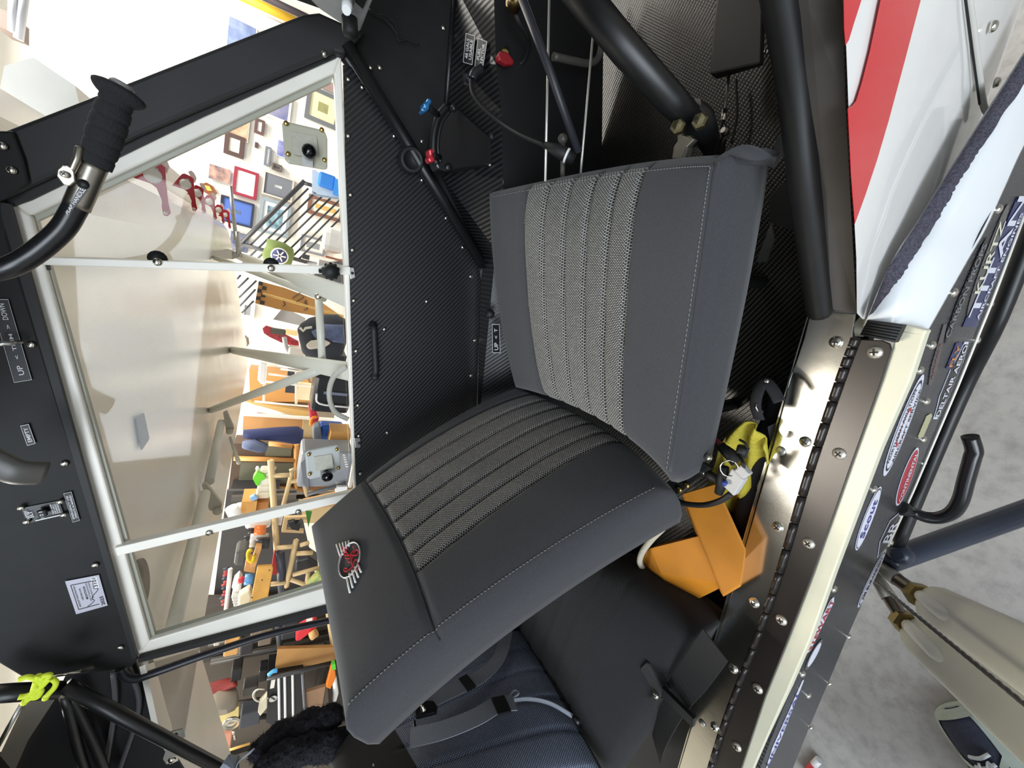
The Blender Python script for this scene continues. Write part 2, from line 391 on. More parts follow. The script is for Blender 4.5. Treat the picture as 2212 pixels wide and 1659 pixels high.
# --- window ------------------------------------------------------------
fm = MB(); TW = D(0, .022, 0)
for qd in ([(20, 437), (297, 1420), (323, 1384), (66, 466)], [(20, 437), (66, 466), (722, 158), (737, 118)], [(737, 118), (722, 158), (745, 600), (765, 1050), (764, 1252), (779, 1288), (770, 1075), (756, 600)], [(297, 1420), (323, 1384), (764, 1252), (779, 1288)]):
    fm.prism(As(qd, y=.94), TW)
wf = obj('window_frame', fm, CREAM, AP, 'cream painted frame of the far side window', bevel=.003)
fm = MB()
for qd in ([(66, 466), (323, 1384), (335, 1372), (80, 477)], [(66, 466), (80, 477), (715, 178), (722, 158)], [(323, 1384), (335, 1372), (760, 1240), (764, 1252)]):
    fm.prism(As(qd, y=.951), D(0, .012, 0))
obj('glazing_bead', fm, mat('grey_green_paint', '#a9aa9c', .4), wf)
m = MB().prism(As([(66, 466), (323, 1384), (764, 1252), (722, 158)], y=.965), D(0, .003, 0)); obj('window_pane', m, glass('clear_acrylic', k=.6), wf)
def bar(pts, name, y=.932):
    m = MB().prism(As(pts, y=y), D(0, .018, 0)); return obj(name, m, CREAM, AP, bevel=.002)
b1 = bar([(52, 553), (757, 576), (758, 594), (52, 571)], 'window_bar'); b2 = bar([(247, 1184), (766, 1062), (770, 1078), (252, 1202)], 'window_bar')
for o, pts in ((b1, [(341, 566), (586, 579)]), (b2, [(452, 1149), (644, 1104)])):
    screws(pts, .007, o, y=.934, m=BRASS if 0 else STEEL)
    for p in pts:
        mb = MB().lathe(A(p[0], p[1]-7, y=.945), D(0, -1, 0), [(.014, 0), (.014, .004), (0, .005)], 14); obj('rubber_bumper', mb, RUB, o)
m = MB(); kp = A(714, 586, y=.915); m.lathe(kp+D(0, .02, 0), D(0, -1, 0), [(.006, 0), (.006, .02), (.014, .022), (.016, .03), (.012, .038), (0, .04)], 16)
for k in range(10): m.ball(kp+D(.0145*math.cos(k*.628), -.006, .0145*math.sin(k*.628)), .0042, 8)
m.tube([kp, A(690, 585, y=.925)], .005, 8); obj('lock_knob', m, RUB, b1)
for qd, s_ in (([(754, 577), (765, 578), (768, 600), (757, 604)], (761, 590)), ([(765, 946), (779, 947), (779, 967), (768, 968)], (775, 957))):
    m = MB().prism(As(qd, y=.937), D(0, .002, 0)); tb = obj('latch_tab', m, ALU, AP, bevel=.002); screws([s_], .003, tb, y=.936, m=RUB)
# clear-vent plates fixed on the pane
VENT = mat('vent_grey_paint', '#b4b29f', .4)
def vent(out, flap, knob, scw, tab, hue):
    m = MB().prism(As(out, y=.952), D(0, .008, 0)); v = obj('air_vent', m, hue, AP, 'square snap vent plate on the window, black knob', bevel=.004)
    cx = sum(p[0] for p in flap)/4; cy = sum(p[1] for p in flap)/4
    m = MB().prism([A(*flap[0], y=.95), A(*flap[1], y=.95), A(*flap[2], y=.936), A(*flap[3], y=.936)], D(0, .003, 0)); obj('vent_flap', m, mat('vent_flap_grey', '#c3c1b2', .45, noise=.06, nscale=120), v)
    m = MB().prism(As(tab, y=.940), D(0, .004, 0)); obj('spring_tab', m, ALU, v)
    m = MB().lathe(A(*knob, y=.94), D(0, -1, 0), [(.006, 0), (.006, .01), (.012, .013), (.013, .02), (.009, .026), (0, .028)], 16); obj('knob', m, mat('gloss_black', '#0c0c0e', .15), v)
    screws(scw, .0045, v, y=.951, m=BRASS)
vent([(613, 260), (690, 278), (703, 283), (708, 300), (708, 365), (699, 366), (625, 353), (616, 345), (609, 266)], [(630, 285), (684, 294), (688, 342), (634, 333)], (666, 331), [(618, 267), (695, 281), (622, 333), (701, 346)], [(652, 328), (676, 330), (676, 362), (652, 358)], VENT)
vent([(664, 974), (728, 962), (734, 966), (737, 1012), (733, 1021), (670, 1037), (663, 1033), (659, 980)], [(678, 987), (717, 981), (720, 1011), (683, 1018)], (705, 1022), [(667, 981), (727, 970), (669, 1023), (731, 1010)], [(692, 1016), (709, 1012), (710, 1030), (693, 1034)], mat('vent_pale_grey', '#bdbfbb', .4))
# small retaining clips and hinge bits along the top of the pane
for px, py in ((98, 577), (100, 614), (121, 690), (180, 914), (227, 1077), (252, 1167), (262, 1215), (297, 1341)):
    m = MB().box(A(px+4, py, y=.948), D(.0045, 0, .0), D(0, .004, 0), D(0, 0, .0028)); obj('retaining_clip', m, RUB, wf)
for px, py in ((200, 944), (239, 1092), (303, 1325)):
    m = MB().dome(A(px, py, y=.955), D(0, -1, 0), .006, .008); obj('screw', m, STEEL, wf)
# --- wing root panel with placards ---------------------------------------
rp = obj('wing_root_panel', MB().prism(As([(-60, 440), (18, 437), (20, 520), (298, 1424), (284, 1442), (180, 1458), (60, 1472), (-60, 1400)], y=.93), D(0, .008, 0)), BLK, AP, 'black wing root panel above the far window with placards', bevel=.004)
screws([(141, 1000), (207, 1219), (261, 1397), (69, 744)], .0055, rp, y=.93)
m = MB().prism(As([(0, 437), (20, 440), (296, 1420), (286, 1424), (4, 470)], y=.922), D(0, .01, 0)); obj('rubber_seal', m, RUB, AP)
def qa(pts, y=.928): return [A(*p, y=y) for p in pts]
placard('trim_placard', qa([(70, 820), (19, 646), (-20, 646), (32, 826)]), ['UP', '<  TRIM  >', 'DOWN'], None, 'black placard reading UP TRIM DOWN', boxes=[(.08, .3, .2, .62), (.28, .34, .7, .56), (.76, .3, .95, .62)], t=.02, asp=3.6)
m = MB().tube([A(-20, 742, y=.90), A(20, 742, y=.90), A(46, 738, y=.915)], [.004, .004, .003], 8); obj('trim_pointer', m, ALU, AP)
placard('empty_placard', qa([(78, 957), (63, 915), (45, 919), (60, 962)]), ['EMPTY'], None, 'small black placard reading EMPTY', boxes=[(.14, .25, .86, .75)], asp=2.4)
placard('warning_placard', qa([(173, 1123), (155, 1061), (138, 1065), (158, 1127)]), ['EMERGENCY USE', 'OPERATE AS MARKED'], None, 'narrow black two line warning placard', boxes=[(.1, .56, .9, .84), (.1, .16, .9, .44)], t=.03, asp=3.4)
# ELT switch plate
q = qa([(139, 1112), (128, 1081), (46, 1097), (60, 1130)]); elt = obj('switch_plate', MB().prism([p+D(0, -.001, 0) for p in q], D(0, .003, 0)), mat('switch_black', '#111114', .3), AP, 'black emergency beacon switch plate with four corner screws')
q2 = [A(139, 1112, y=.925), A(128, 1081, y=.925), A(46, 1097, y=.925), A(60, 1130, y=.925)]
b = MB(); text_on(b, 'ELT', q2, D(0, -.001, 0), (.3, .78, .7, .88)); text_on(b, 'I  O  II', q2, D(0, -.012, 0), (.42, .36, .92, .5) if 0 else (.3, .42, .72, .52))
text_on(b, 'ARTEX', q2, D(0, -.001, 0), (.22, .89, .78, .97)); b.poly([quadfn(*q2, D(0, -.001, 0))(u, v) for u, v in ((.02, .1), (.08, .1), (.08, .78), (.02, .78))])
for k in range(4): text_on(b, ('WARNING', 'FOR EMERGENCY', 'USE ONLY', 'TEST ARM')[k], q2, D(0, -.001, 0), (.2, .06+.06*k, .85, .1+.06*k))
obj('lettering', b, LET, elt)
fn = quadfn(*q2, D(0, -.003, 0)); m = MB().prism([fn(.3, .36), fn(.72, .36), fn(.72, .62), fn(.3, .62)], D(0, -.006, 0)); obj('rocker_switch', m, RUB, elt, bevel=.002)
screws([(131, 1083), (139, 1111), (47, 1096), (59, 1126)], .0045, elt, y=.925)
# registration sticker
q = qa([(166, 1326), (141, 1255), (213, 1240), (233, 1306)]); q = [q[0], q[1], q[2], q[3]]
q = [A(233, 1307, y=.928), A(214, 1241, y=.928), A(141, 1255, y=.928), A(165, 1326, y=.928)]
st = obj('registration_sticker', MB().prism([p+D(0, -.0012, 0) for p in q], D(0, .0008, 0)), mat('sticker_silver', '#b9b7c4', .5), AP, 'silver square registration sticker with state outline, 3101 and 2025')
lf = D(0, -.0016, 0); b = MB()
strokes_on(b, q, lf, [[(.12, .88), (.12, .24)] , [(.12, .88), (.86, .88)], [(.86, .88), (.86, .24)], [(.86, .24), (.62, .26)], [(.62, .26), (.6, .14), (.52, .2), (.45, .3), (.4, .36), (.33, .4), (.25, .36), (.12, .62)]], .02, 1, 0)
for tx, bx in (('2025', (.06, .06, .34, .17)), ('3101', (.66, .12, .94, .24)), ('MONTANA', (.36, .5, .76, .57)), ('AIRCRAFT REGISTRATION', (.18, .78, .82, .83)), ('CERTIFICATE', (.36, .64, .72, .69)), ('DEPT OF TRANSPORTATION', (.28, .42, .84, .46)), ('AERONAUTICS DIVISION', (.34, .34, .84, .38))): text_on(b, tx, q, lf*1.3, bx)
obj('lettering', b, mat('ink_black', '#15151a', .6), st)
m = MB(); fn = quadfn(*q, lf); m.poly([fn(.62, .08), fn(.97, .08), fn(.97, .27), fn(.62, .27)]); obj('number_label', m, LET, st)
# --- windshield post, glass, panel edge -------------------------------------
m = MB().prism(As([(-40, 300), (655, 29), (690, 25), (790, 70), (745, 118), (724, 112), (440, 232), (300, 292), (240, 322), (20, 424), (-40, 452)], y=.92), D(0, .03, 0))
post = obj('windshield_post', m, mat('post_black', '#252425', .6, noise=.08, nscale=20), AP, 'wide black windshield post running to the wing root', bevel=.006)
screws([(7, 316), (27, 368)], .0055, post, y=.911); screws([(700, 117)], .0055, post, y=.92)
m = MB().prism(As([(-40, 282), (28, 282), (52, 345), (62, 395), (20, 424), (-40, 455)], y=.912), D(0, .006, 0)); obj('post_gusset', m, BLK, post, bevel=.003)
m = MB().prism(As([(-40, 452), (20, 427), (240, 326), (300, 295), (440, 236), (724, 114), (726, 124), (440, 250), (66, 432), (-40, 470)], y=.934), D(0, .008, 0)); obj('rubber_seal', m, RUB, AP)
m = MB().grid(lambda u, v: L(1.15-.95*u, .97-.12*math.sin(v*1.5)*0+.0, -.35+.75*v+.0)+D(.55*(1-v), .0, 0), 8, 8); obj('windshield', m, glass('clear_acrylic'), AP)
m = MB().prism(As([(608, -60), (692, 22), (770, 74), (780, 66), (830, -60)], x=.37), D(.05, 0, 0)); mpan = MB().prism([L(.375, .83, -.17), L(.375, .22, -.17), L(.375, .22, .16), L(.375, .83, .16)], D(.03, 0, 0)).prism([L(.37, .86, .16), L(.37, .22, .16), L(.95, .22, .10), L(.95, .86, .10)], D(0, 0, .01)); obj('added_glareshield', mpan, BLK, AP)  # unseen panel body and top shelf, added to keep light out of the footwell
m2 = MB().prism([L(-.33, .2, .52), L(.5, .2, .40), L(.5, .93, .40), L(-.33, .93, .52)], D(0, 0, .02)); obj('added_roof', m2, BLK, AP)  # unseen front roof, added to shade the footwell and stick
m2 = MB().prism([L(-.85, .2, .56), L(-2.2, .2, .40), L(-2.2, .95, .40), L(-.85, .95, .56)], D(0, 0, .02)); obj('added_roof', m2, mat('headliner_dark', '#2a2825', .9), AP)  # rear roof, added to give the aft sill a dark reflection
ip = obj('instrument_panel', m, mat('panel_grey', '#a9aaa8', .45, noise=.05, nscale=60), AP, 'light grey corner of the instrument panel', bevel=.003)
m = MB().lathe(A(755, 38, x=.36), D(-1, 0, 0), [(.012, 0), (.012, .02), (.010, .024), (0, .025)], 16); obj('knob', m, RUB, ip)
m = MB().tube([A(752, 4, x=.36), A(748, 22, x=.33)], [.009, .006], 12); obj('toggle_switch', m, WHITE, ip)
m = MB().prism(As([(764, -20), (800, -20), (784, 20), (766, 4)], x=.365), D(.003, 0, 0)); obj('gauge_face', m, RUB, ip)
# loose wire on the kick panel
m = MB().tube(As([(798, 20), (835, 45), (855, 70), (862, 88), (880, 86), (905, 96)], y=.94), .0015, 6, smooth_path=6).tube(As([(820, 30), (850, 45), (860, 80)], y=.94), .0012, 6, smooth_path=6); obj('wire', m, RUB, AP)
# --- right side: door jamb, sill, cowl, gear, struts ----------------------------
m = MB().tube([A(1668, -120, y=.235), A(1716, 180, y=.235), A(1740, 420, y=.232), A(1768, 655, y=.228), A(1772, 668, y=.228)], .0145, 14, smooth_path=6); obj('door_jamb_tube', m, BLKT, AP, 'thick black tube along the front edge of the door opening')
m = MB(); zz = As([(1728, -120), (1748, 20), (1786, 420), (1795, 668)], y=.215); zo = As([(1815, -120), (1822, 30), (1826, 220), (1850, 677)], y=.196)
for a, b_ in zip(((0, 1), (1, 2), (2, 3)), ((0, 1), (1, 2), (2, 3))): m.prism([zz[a[0]], zz[a[1]], zo[a[1]], zo[a[0]]], D(-.002, .03, -.002))
obj('foam_seal_strip', m, mat('foam_brown', '#45403b', .9, noise=.1, nscale=15, bump=.3), AP, 'wide brownish foam sealing strip on the door jamb')
CH = mat('polished_sill', '#dcdad2', .16, 1, noise=.05, nscale=8, bump=.12)
SILL = -.65
m = MB().prism(As([(1751, 668), (1736, 730), (1706, 820), (1652, 1030), (1593, 1240), (1545, 1389), (1502, 1540), (1462, 1672), (1531, 1672), (1567, 1540), (1625, 1389), (1677, 1240), (1745, 1010), (1809, 820), (1840, 740), (1848, 677)], z=SILL), D(0, 0, -.004))
sill = obj('door_sill', m, CH, AP, 'polished metal door sill plate with cross-head screws', bevel=.0015)
m = MB().prism([A(*p, z=SILL) for p in ((1751, 668), (1706, 820), (1593, 1240), (1462, 1672))]+[A(*p, z=SILL)+D(0, .002, -.03) for p in ((1462, 1672), (1593, 1240), (1706, 820), (1751, 668))], D(0, .0015, 0)); obj('sill_flange', m, CH, AP)
screws([(1806, 739), (1740, 954), (1680, 1138), (1629, 1302), (1584, 1444), (1544, 1570)], .0082, sill, lift=.001, n=D(0, 0, 1), z=SILL, cross=True, m=mat('screw_nickel', '#e6e2d6', .25, 1))
for px, py in ((1686, 974), (1516, 1562)):
    m = MB().lathe(A(px, py, z=SILL+.001), D(0, 0, 1), [(.007, 0), (.006, .0008), (0, .0009)], 14); obj('plug', m, ALU, sill)
# outer skin
CW = mat('cowl_white', '#eceae6', .18, noise=.01, coat=.6)
yk = .19
def sk(px, py):
    p = Al(px, py, y=yk)
    return p
def skin(u, v):   # u forward, v down
    x = -.06+1.3*u; z = -.30-.75*v
    y = yk + .25*max(0, -.60-z)**2 - .015*math.sin(v*3.1)
    return L(x, y, z)
m = MB()
tt = [(1822, -60), (1826, 60), (1830, 220), (1842, 480), (1850, 690)]
top = As(tt, y=yk); low = [L(1.3, yk, -.3), L(1.3, yk+.0, -.62), L(1.3, yk+.08, -1.0), L(-.05, yk+.08, -1.0), A(1862, 700, y=yk)]
prof = [(yk, -.2), (yk, -.45), (yk-.002, -.56), (yk, -.64), (yk+.001, -.70), (yk+.004, -.78), (yk+.012, -.87), (yk+.03, -.96), (yk+.08, -1.08)]
ea = Al(1850, 690, y=yk); eb = Al(1822, -60, y=yk)
def ex(z):
    t = (z-ea.z)/(eb.z-ea.z); return ea.x+(eb.x-ea.x)*max(-.0, t)
def skinf(u, v):
    k = min(int(v*(len(prof)-1)), len(prof)-2); q_ = v*(len(prof)-1)-k
    y = prof[k][0]+(prof[k+1][0]-prof[k][0])*q_; z = prof[k][1]+(prof[k+1][1]-prof[k][1])*q_
    return L(ex(z)*(1-u)+1.4*u, y, z)
m.grid(skinf, 6, 24); cowl = obj('fuselage_skin', m, CW, AP, 'white painted nose skin with red stripes ahead of the door')
PR = mat('stripe_red', '#d4212b', .2, coat=.6)
for pts in ([(1822, -60), (1878, -60), (1861, 0), (1845, 50), (1834, 86), (1827, 98), (1824, 60)], [(1922, -60), (2004, -60), (1989, 0), (1955, 130), (1920, 260), (1895, 345), (1870, 420), (1847, 483), (1839, 380), (1832, 234), (1842, 228), (1850, 218), (1862, 180), (1880, 110), (1903, 0)]):
    m = MB().prism(As(pts, y=yk-.0032), D(0, .0004, 0)); obj('red_stripe', m, PR, AP)
m = MB().tube(As([(2089, -20), (2106, 100), (2124, 225), (2140, 250)], y=yk-.002), .0035, 8, smooth_path=4); obj('cowl_joint', m, mat('joint_grey', '#c9c7bf', .4), AP)
m = MB().tube(As([(2083, -20), (2099, 100), (2116, 225)], y=yk-.003), .0012, 6, smooth_path=4); obj('cowl_gap', m, RUB, AP)
for p in ((2146, 57), (2153, 178)):
    m = MB().dome(A(*p, y=yk-.002), D(0, -1, 0), .006, .004); obj('rivet', m, STEEL, AP)
GEAR = mat('gear_blue_black', '#2a3140', .35)
g0 = A(1925, 1210, z=-1.06); g1 = A(2260, 1090, z=-1.32)
m = MB().tube([g0+(g0-g1)*.05, g0, g1], .022, 16); m.ball(A(1945, 1196, z=-1.05), .022); obj('landing_gear_leg', m, GEAR, AP, 'blue-black landing gear tube below the door')
# --- wing struts and cable on the near side
STR = mat('strut_cream', '#d2d0c0', .35, noise=.03, nscale=8)
def strut(p0, p1, dist, ra, rb, wd):
    # flattened aerofoil tube from the fuselage fitting outward
    return
def near_strut(a, b, nut, w0, w1, dz0, dz1, lbl):
    # a..b pixel axis of the visible blade, thickness read at both ends
    p0 = A(*a, z=dz0); p1 = A(*b, z=dz1); ax = (p1-p0).normalized()
    view0 = (p0-CAM); sd = ax.cross(view0).normalized(); vv = sd.cross(ax).normalized()
    m = MB(); rings = []
    n = 14
    for i in range(n+1):
        t = i/n; c = p0.lerp(p1, t); wd = (w0+(w1-w0)*t)
        wd *= min(1, .42+t*6)
        rings.append([c+sd*wd*math.cos(6.283*k/20)*(1 if math.cos(6.283*k/20) < 0 else .95)+vv*.30*wd*math.sin(6.283*k/20) for k in range(20)])
    m.loft(rings, 0, True)
    root = thing('wing_strut', lbl, 'strut', tuple(p0))
    obj('strut_tube', m, STR, root)
    return root, p0, p1, ax, sd, vv
for a, b, q0, fit, lbl, w0, w1, z0, z1 in (
    ((1985, 1285), (2380, 1513), None, (1896, 1222), 'front cream wing strut running out from the gear leg joint', .034, .046, -1.0, -.72),
    ((1955, 1345), (2400, 1712), None, (1890, 1243), 'rear cream wing strut passing over the shoe', .034, .046, -1.0, -.74)):
    r, p0, p1, ax, sd, vv = near_strut(a, b, None, w0, w1, z0, z1, lbl)
    m = MB().lathe(p0-ax*.012, ax, [(.019, -.004), (.022, 0), (.022, .018), (.019, .022)], 6, smooth=False); obj('lock_nut', m, mat('nut_brass', '#8d7d52', .35, 1), r)
    pf = A(*fit, z=-1.04)
    m = MB(); d = p0-pf; N = 26
    m.lathe(pf+d*.45, d, [(.011+(.0018 if k % 2 else 0), d.length*.55*k/N) for k in range(N+1)], 12); obj('threaded_fork', m, mat('fork_steel', '#8a8278', .4, 1), r)
    m = MB().tube([pf-d*.3, pf, pf+d*.5], [.006, .012, .014], 12); obj('fork_shank', m, mat('fork_grey', '#9a978f', .4, .6), r)
    # swaged boss bead lying along the blade
    vt = (CAM-p0).normalized()
    m = MB().tube([p0+ax*.01+vt*.009, p0+ax*.05+vt*.016-sd*.004, p0+ax*.09+vt*.016-sd*.008, p0+ax*.115+vt*.010-sd*.010], [.011, .012, .011, .006], 10, smooth_path=4); obj('welded_bead', m, mat('bead_white', '#dfddd2', .3), r)
p = A(1884, 1250, z=-1.02); q = A(2260, 1560, z=-.66)
m = MB()
for k in range(3):
    pts = []
    ax = (q-p).normalized(); u = ax.orthogonal().normalized(); v = ax.cross(u)
    for i in range(121):
        a = i*.55+k*2.094; pts.append(p.lerp(q, i/120)+(u*math.cos(a)+v*math.sin(a))*.0016)
    m.tube(pts, .0017, 6)
tag(obj('wire_rope', m, mat('cable_steel', '#6d6a66', .4, .8)), 'twisted steel cable stretched over the cream wing struts', 'cable')
# ================================================================== lower door, folded down outside
DR = thing('airplane_door', 'lower cabin door folded down below the sill, covered in stickers', 'door', tuple(L(-.5, .14, -1.05)))
PY = .14
pan_t = [(2280, 180), (2171, 400), (2057, 618), (2004, 711), (1968, 820), (1905, 972), (1804, 1240), (1753, 1382), (1655, 1610), (1628, 1680)]
pan_b = [(1700, 1680), (1713, 1659), (1751, 1564), (1789, 1475), (1832, 1372), (1887, 1248), (1920, 1175), (1971, 1060), (2067, 833), (2138, 656), (2212, 461), (2280, 290)]
m = MB().prism([L(Al(*p, y=PY).x, PY, min(Al(*p, y=PY).z, -.668)) for p in pan_t]+As(pan_b, y=PY), D(0, .012, 0))
DPM = carbon('door_panel_carbon', (D(.72, 0, .69), D(-.7, 0, .7)), 900, '#2a2b2f', '#323338', .25)
dp = obj('door_panel', m, DPM, DR, 'black door panel covered in stickers')
# rim (edge of the door, facing up): hinge part, then the slanted front edge
RIM = mat('rim_cream', '#e3dfc6', .35, noise=.02, nscale=30); RIMW = mat('rim_white', '#e9ecee', .22, coat=.4)
rim = [(1950, 700), (1931, 740), (1905, 820), (1840, 1000), (1756, 1240), (1699, 1389), (1652, 1506), (1594, 1680)]
rimo = [(2003, 713), (1998, 722), (1966, 820), (1900, 972), (1800, 1240), (1750, 1382), (1652, 1606), (1620, 1680)]
m = MB().prism([A(*p, z=SILL-.012) for p in rim]+[A(*p, z=SILL-.012) for p in rimo[::-1]], D(0, 0, -.02)); obj('door_rim', m, RIM, DR, 'cream painted door edge', bevel=.002)
inn = [((1872, 690), .187), ((1905, 608), .182), ((1940, 540), .178), ((1981, 478), .175), ((2029, 400), .171), ((2128, 243), .166), ((2290, -10), .16)]
outr = [((2004, 711), .139), ((2057, 618), .139), ((2090, 560), .139), ((2130, 490), .139), ((2171, 400), .139), ((2212, 311), .139), ((2310, 130), .139)]
m = MB(); ri = catmull([A(1864, 704, z=-.662)]+[A(*p, y=y) for p, y in inn], 6); ro = catmull([A(1994, 724, z=-.662)]+[A(*p, y=y) for p, y in outr], 6); dd = D(0, 0, -.006)
m.loft([[a, a.lerp(b, .5)+D(0, 0, .002), b, b+dd, a+dd] for a, b in zip(ri, ro)], 0, True)
obj('door_rim', m, RIMW, DR, 'white slanted front edge of the door')
FELT = mat('grey_felt', '#3b3945', .95, col2='#56535f', nscale=350, bump=.8)
fl = [(1874, 688), (1918, 580), (1981, 483), (2029, 405), (2128, 250), (2290, -2)]; fr = [(1886, 676), (1951, 592), (2027, 473), (2067, 400), (2133, 299), (2300, 52)]
m = MB(); a_ = []; b_ = []
yy = [.187, .181, .175, .171, .166, .16]
for (p, q_), y in zip(zip(fl, fr), yy): a_.append(A(*p, y=y-.001)); b_.append(A(*q_, y=y-.012))
def feltf(u, v):
    k = min(int(u*5), 4); t = u*5-k
    p = a_[k].lerp(a_[k+1], t).lerp(b_[k].lerp(b_[k+1], t), v+random.uniform(-.06, .06)*(1 if v > .9 else 0))
    return p+D(0, -.001, .003)+D(0, 0, .004*math.sin(3.1416*v))+D(0, 0, random.uniform(0, .0012))
m.grid(feltf, 90, 8); obj('felt_strip', m, FELT, DR, 'fuzzy dark grey felt sealing strip')
# hinge: leaf, knuckles, screws
leaf = [(1846, 733), (1905, 735), (1922, 742), (1926, 755), (1905, 820), (1840, 1000), (1756, 1240), (1699, 1389), (1652, 1506), (1594, 1680), (1540, 1680), (1567, 1558), (1625, 1405), (1690, 1215), (1745, 1030), (1815, 820)]
HM = mat('hinge_black', '#2c2724', .3, .3, noise=.08, nscale=25)
m = MB().prism(As(leaf, z=SILL-.006), D(0, 0, -.004)); hl = obj('hinge_leaf', m, HM, DR, 'long black piano hinge leaf with bright cross-head screws', bevel=.001)
screws([(1890, 761), (1813, 980), (1747, 1173), (1688, 1339), (1637, 1487), (1592, 1612)], .0085, hl, lift=.0005, n=D(0, 0, 1), z=SILL-.006, cross=True, m=mat('screw_pale', '#d9d2c4', .35, .7))
ha = [(1848, 728), (1812, 825), (1748, 1015), (1683, 1236), (1626, 1398), (1568, 1552), (1530, 1672)]
hp = catmull(As(ha, z=SILL-.004), 12); m = MB(); tot = 0
for i in range(0, len(hp)-3, 3):
    d = (hp[i+3]-hp[i]).normalized()*.0009
    m.tube([hp[i]+d, hp[i+1], hp[i+2], hp[i+3]-d], .0056, 12)
obj('hinge_knuckles', m, HM, DR)
m = MB(); bq = [A(*p, z=SILL+.006) for p in ((1875, 691), (1951, 702), (1933, 740), (1858, 724))]; m.prism(bq, D(0, 0, -.014))
for k in range(6):
    t = (k+.5)/6; a0 = bq[0].lerp(bq[3], t); a1 = bq[1].lerp(bq[2], t); m.tube([a0, a1], .0018, 8)
mb = MB().prism(As([(1844, 700), (1858, 684), (1880, 690), (1860, 727), (1846, 727)], z=-.668), D(0, 0, -.01)); obj('door_rim', mb, RIM, DR)
obj('rubber_bumper', m, RUB, DR, 'ribbed black rubber bumper at the hinge end')
# bottom tube, drip edge and bent handle
m = MB().tube([A(2340, 210, y=.142), A(2229, 500, y=.142), A(2155, 690, y=.142), A(2085, 828, y=.142), A(2010, 1000, y=.142), A(1932, 1190, y=.142)], .0125, 14, smooth_path=4); obj('door_edge_tube', m, BLKT, DR, 'black round tube along the bottom edge')
m = MB().tube(As([(2212, 466), (2140, 658), (2069, 834), (1973, 1060), (1918, 1180)], y=.137), .002, 6); obj('door_trim', m, CREAM, DR)
hp = [A(1950, 1099, y=.137), A(1966, 1104, z=-.97), A(2000, 1117, z=-.98), A(2030, 1118, z=-.985), A(2058, 1106, z=-.985), A(2075, 1080, z=-.98), A(2086, 1040, z=-.975), A(2100, 990, z=-.97), A(2104, 972, z=-.97), A(2095, 942, z=-.965)]
m = MB().tube(hp, [.008, .009, .010, .0105, .0108, .0108, .0108, .0108, .0108, .0108], 14, smooth_path=5); hd = obj('door_handle', m, mat('handle_black', '#131316', .25), DR, 'bent black rod handle')
m = MB().lathe(hp[0]+D(0, .004, 0), hp[1]-hp[0], [(.011, 0), (.013, .003), (.013, .018), (.009, .021)], 14); obj('end_collar', m, RUB, hd)
RV = [(2155, 452), (2059, 632), (2012, 746), (1986, 800), (1887, 1057), (1801, 1272), (1733, 1455), (1746, 1502), (2138, 657), (2110, 735), (2000, 867), (1994, 949), (1994, 1000), (1923, 1172), (1833, 1375), (1792, 1476), (1752, 1571)]
for p in RV:
    m = MB().dome(A(*p, y=PY), D(0, -1, .12), .0062, .0045, 12); obj('rivet', m, STEEL, dp)
# stickers
SL = D(0, -.0012, 0)
def squad(a, b, wd):
    # strip quad from a to b (pixels), wd pixels wide: text runs bottom to top of the photo
    d = V((b[0]-a[0], b[1]-a[1])); n = V((d.y, -d.x)).normalized()   # towards image left
    n = V((-abs(n.x), n.y if n.x < 0 else -n.y))
    h = wd/2
    n = V((-1, 0))
    return [A(a[0]+h, a[1], y=PY), A(b[0]+h, b[1], y=PY), A(b[0]-h, b[1], y=PY), A(a[0]-h, a[1], y=PY)]
def sticker(name, q, shape, base, rings=(), texts=(), label=None):
    m = MB()
    fn = quadfn(*q, SL)
    if shape == 'oval': m.prism(ellipse_pts(q, SL), -SL*.5)
    else: m.prism([fn(u, v) for u, v in shape], -SL*.5)
    o = obj(name, m, base, dp, label)
    for k, (s, mt) in enumerate(rings):
        b = MB()
        if shape == 'oval': b.poly(ellipse_pts(q, SL*(1.15+.12*k), s=s))
        else: b.poly([quadfn(*q, SL*(1.15+.12*k))(.5+(u-.5)*s, .5+(v-.5)*s) for u, v in shape])
        obj('sticker_print', b, mt, o)
    if texts:
        b = MB(); mats = []
        for tx, bx, mt in texts:
            if mt not in mats: mats.append(mt)
            text_on(b, tx, q, SL*1.8, bx, mats.index(mt), .015)
        obj('lettering', b, mats, o)
    return o
SW = mat('sticker_white', '#dfe0ee', .35); SK = mat('sticker_black', '#17171d', .35); SR = mat('sticker_red', '#b8303c', .35); SB = mat('sticker_blue', '#27305e', .35); SG = mat('sticker_silver_foil', '#9aa0a8', .3, .7); SO = mat('sticker_gold', '#b5b08c', .5); SGR = mat('sticker_grey', '#5c5a57', .4); SCR = mat('sticker_cream', '#dad9c4', .5); SBL = mat('sticker_ink_blue', '#3a3f9a', .4)
sticker('sticker', squad((1908, 1028), (1992, 808), 24), 'oval', SW, [(.9, SK), (.84, SW), (.4, SR), (.32, SW)], [('NORTHERN AVIATION', (.14, .62, .86, .8), SK), ('AIRCRAFT SERVICE', (.14, .2, .86, .38), SK)], 'long white oval sticker beside the cream rim')
sticker('sticker', squad((1936, 1092), (1980, 966), 22), 'oval', SW, [(.93, SR)], [('CONTINENTAL', (.08, .32, .92, .6), SW)], 'red oval sticker with white letters')
sticker('sticker', squad((1848, 1188), (1900, 1050), 20), 'oval', SW, [(.95, SK), (.91, SW)], [('Scout', (.2, .3, .8, .75), SBL)], 'pale oval sticker with blue script')
dq = squad((1893, 1205), (1942, 1105), 26)
sticker('sticker', dq, [(0, .5), (.36, .95), (.82, .95), (1, .5), (.8, .1), (.3, .05)], SW, [(.93, SK)], [('BR', (.34, .26, .8, .78), SW)], 'black diamond sticker with two white letters')
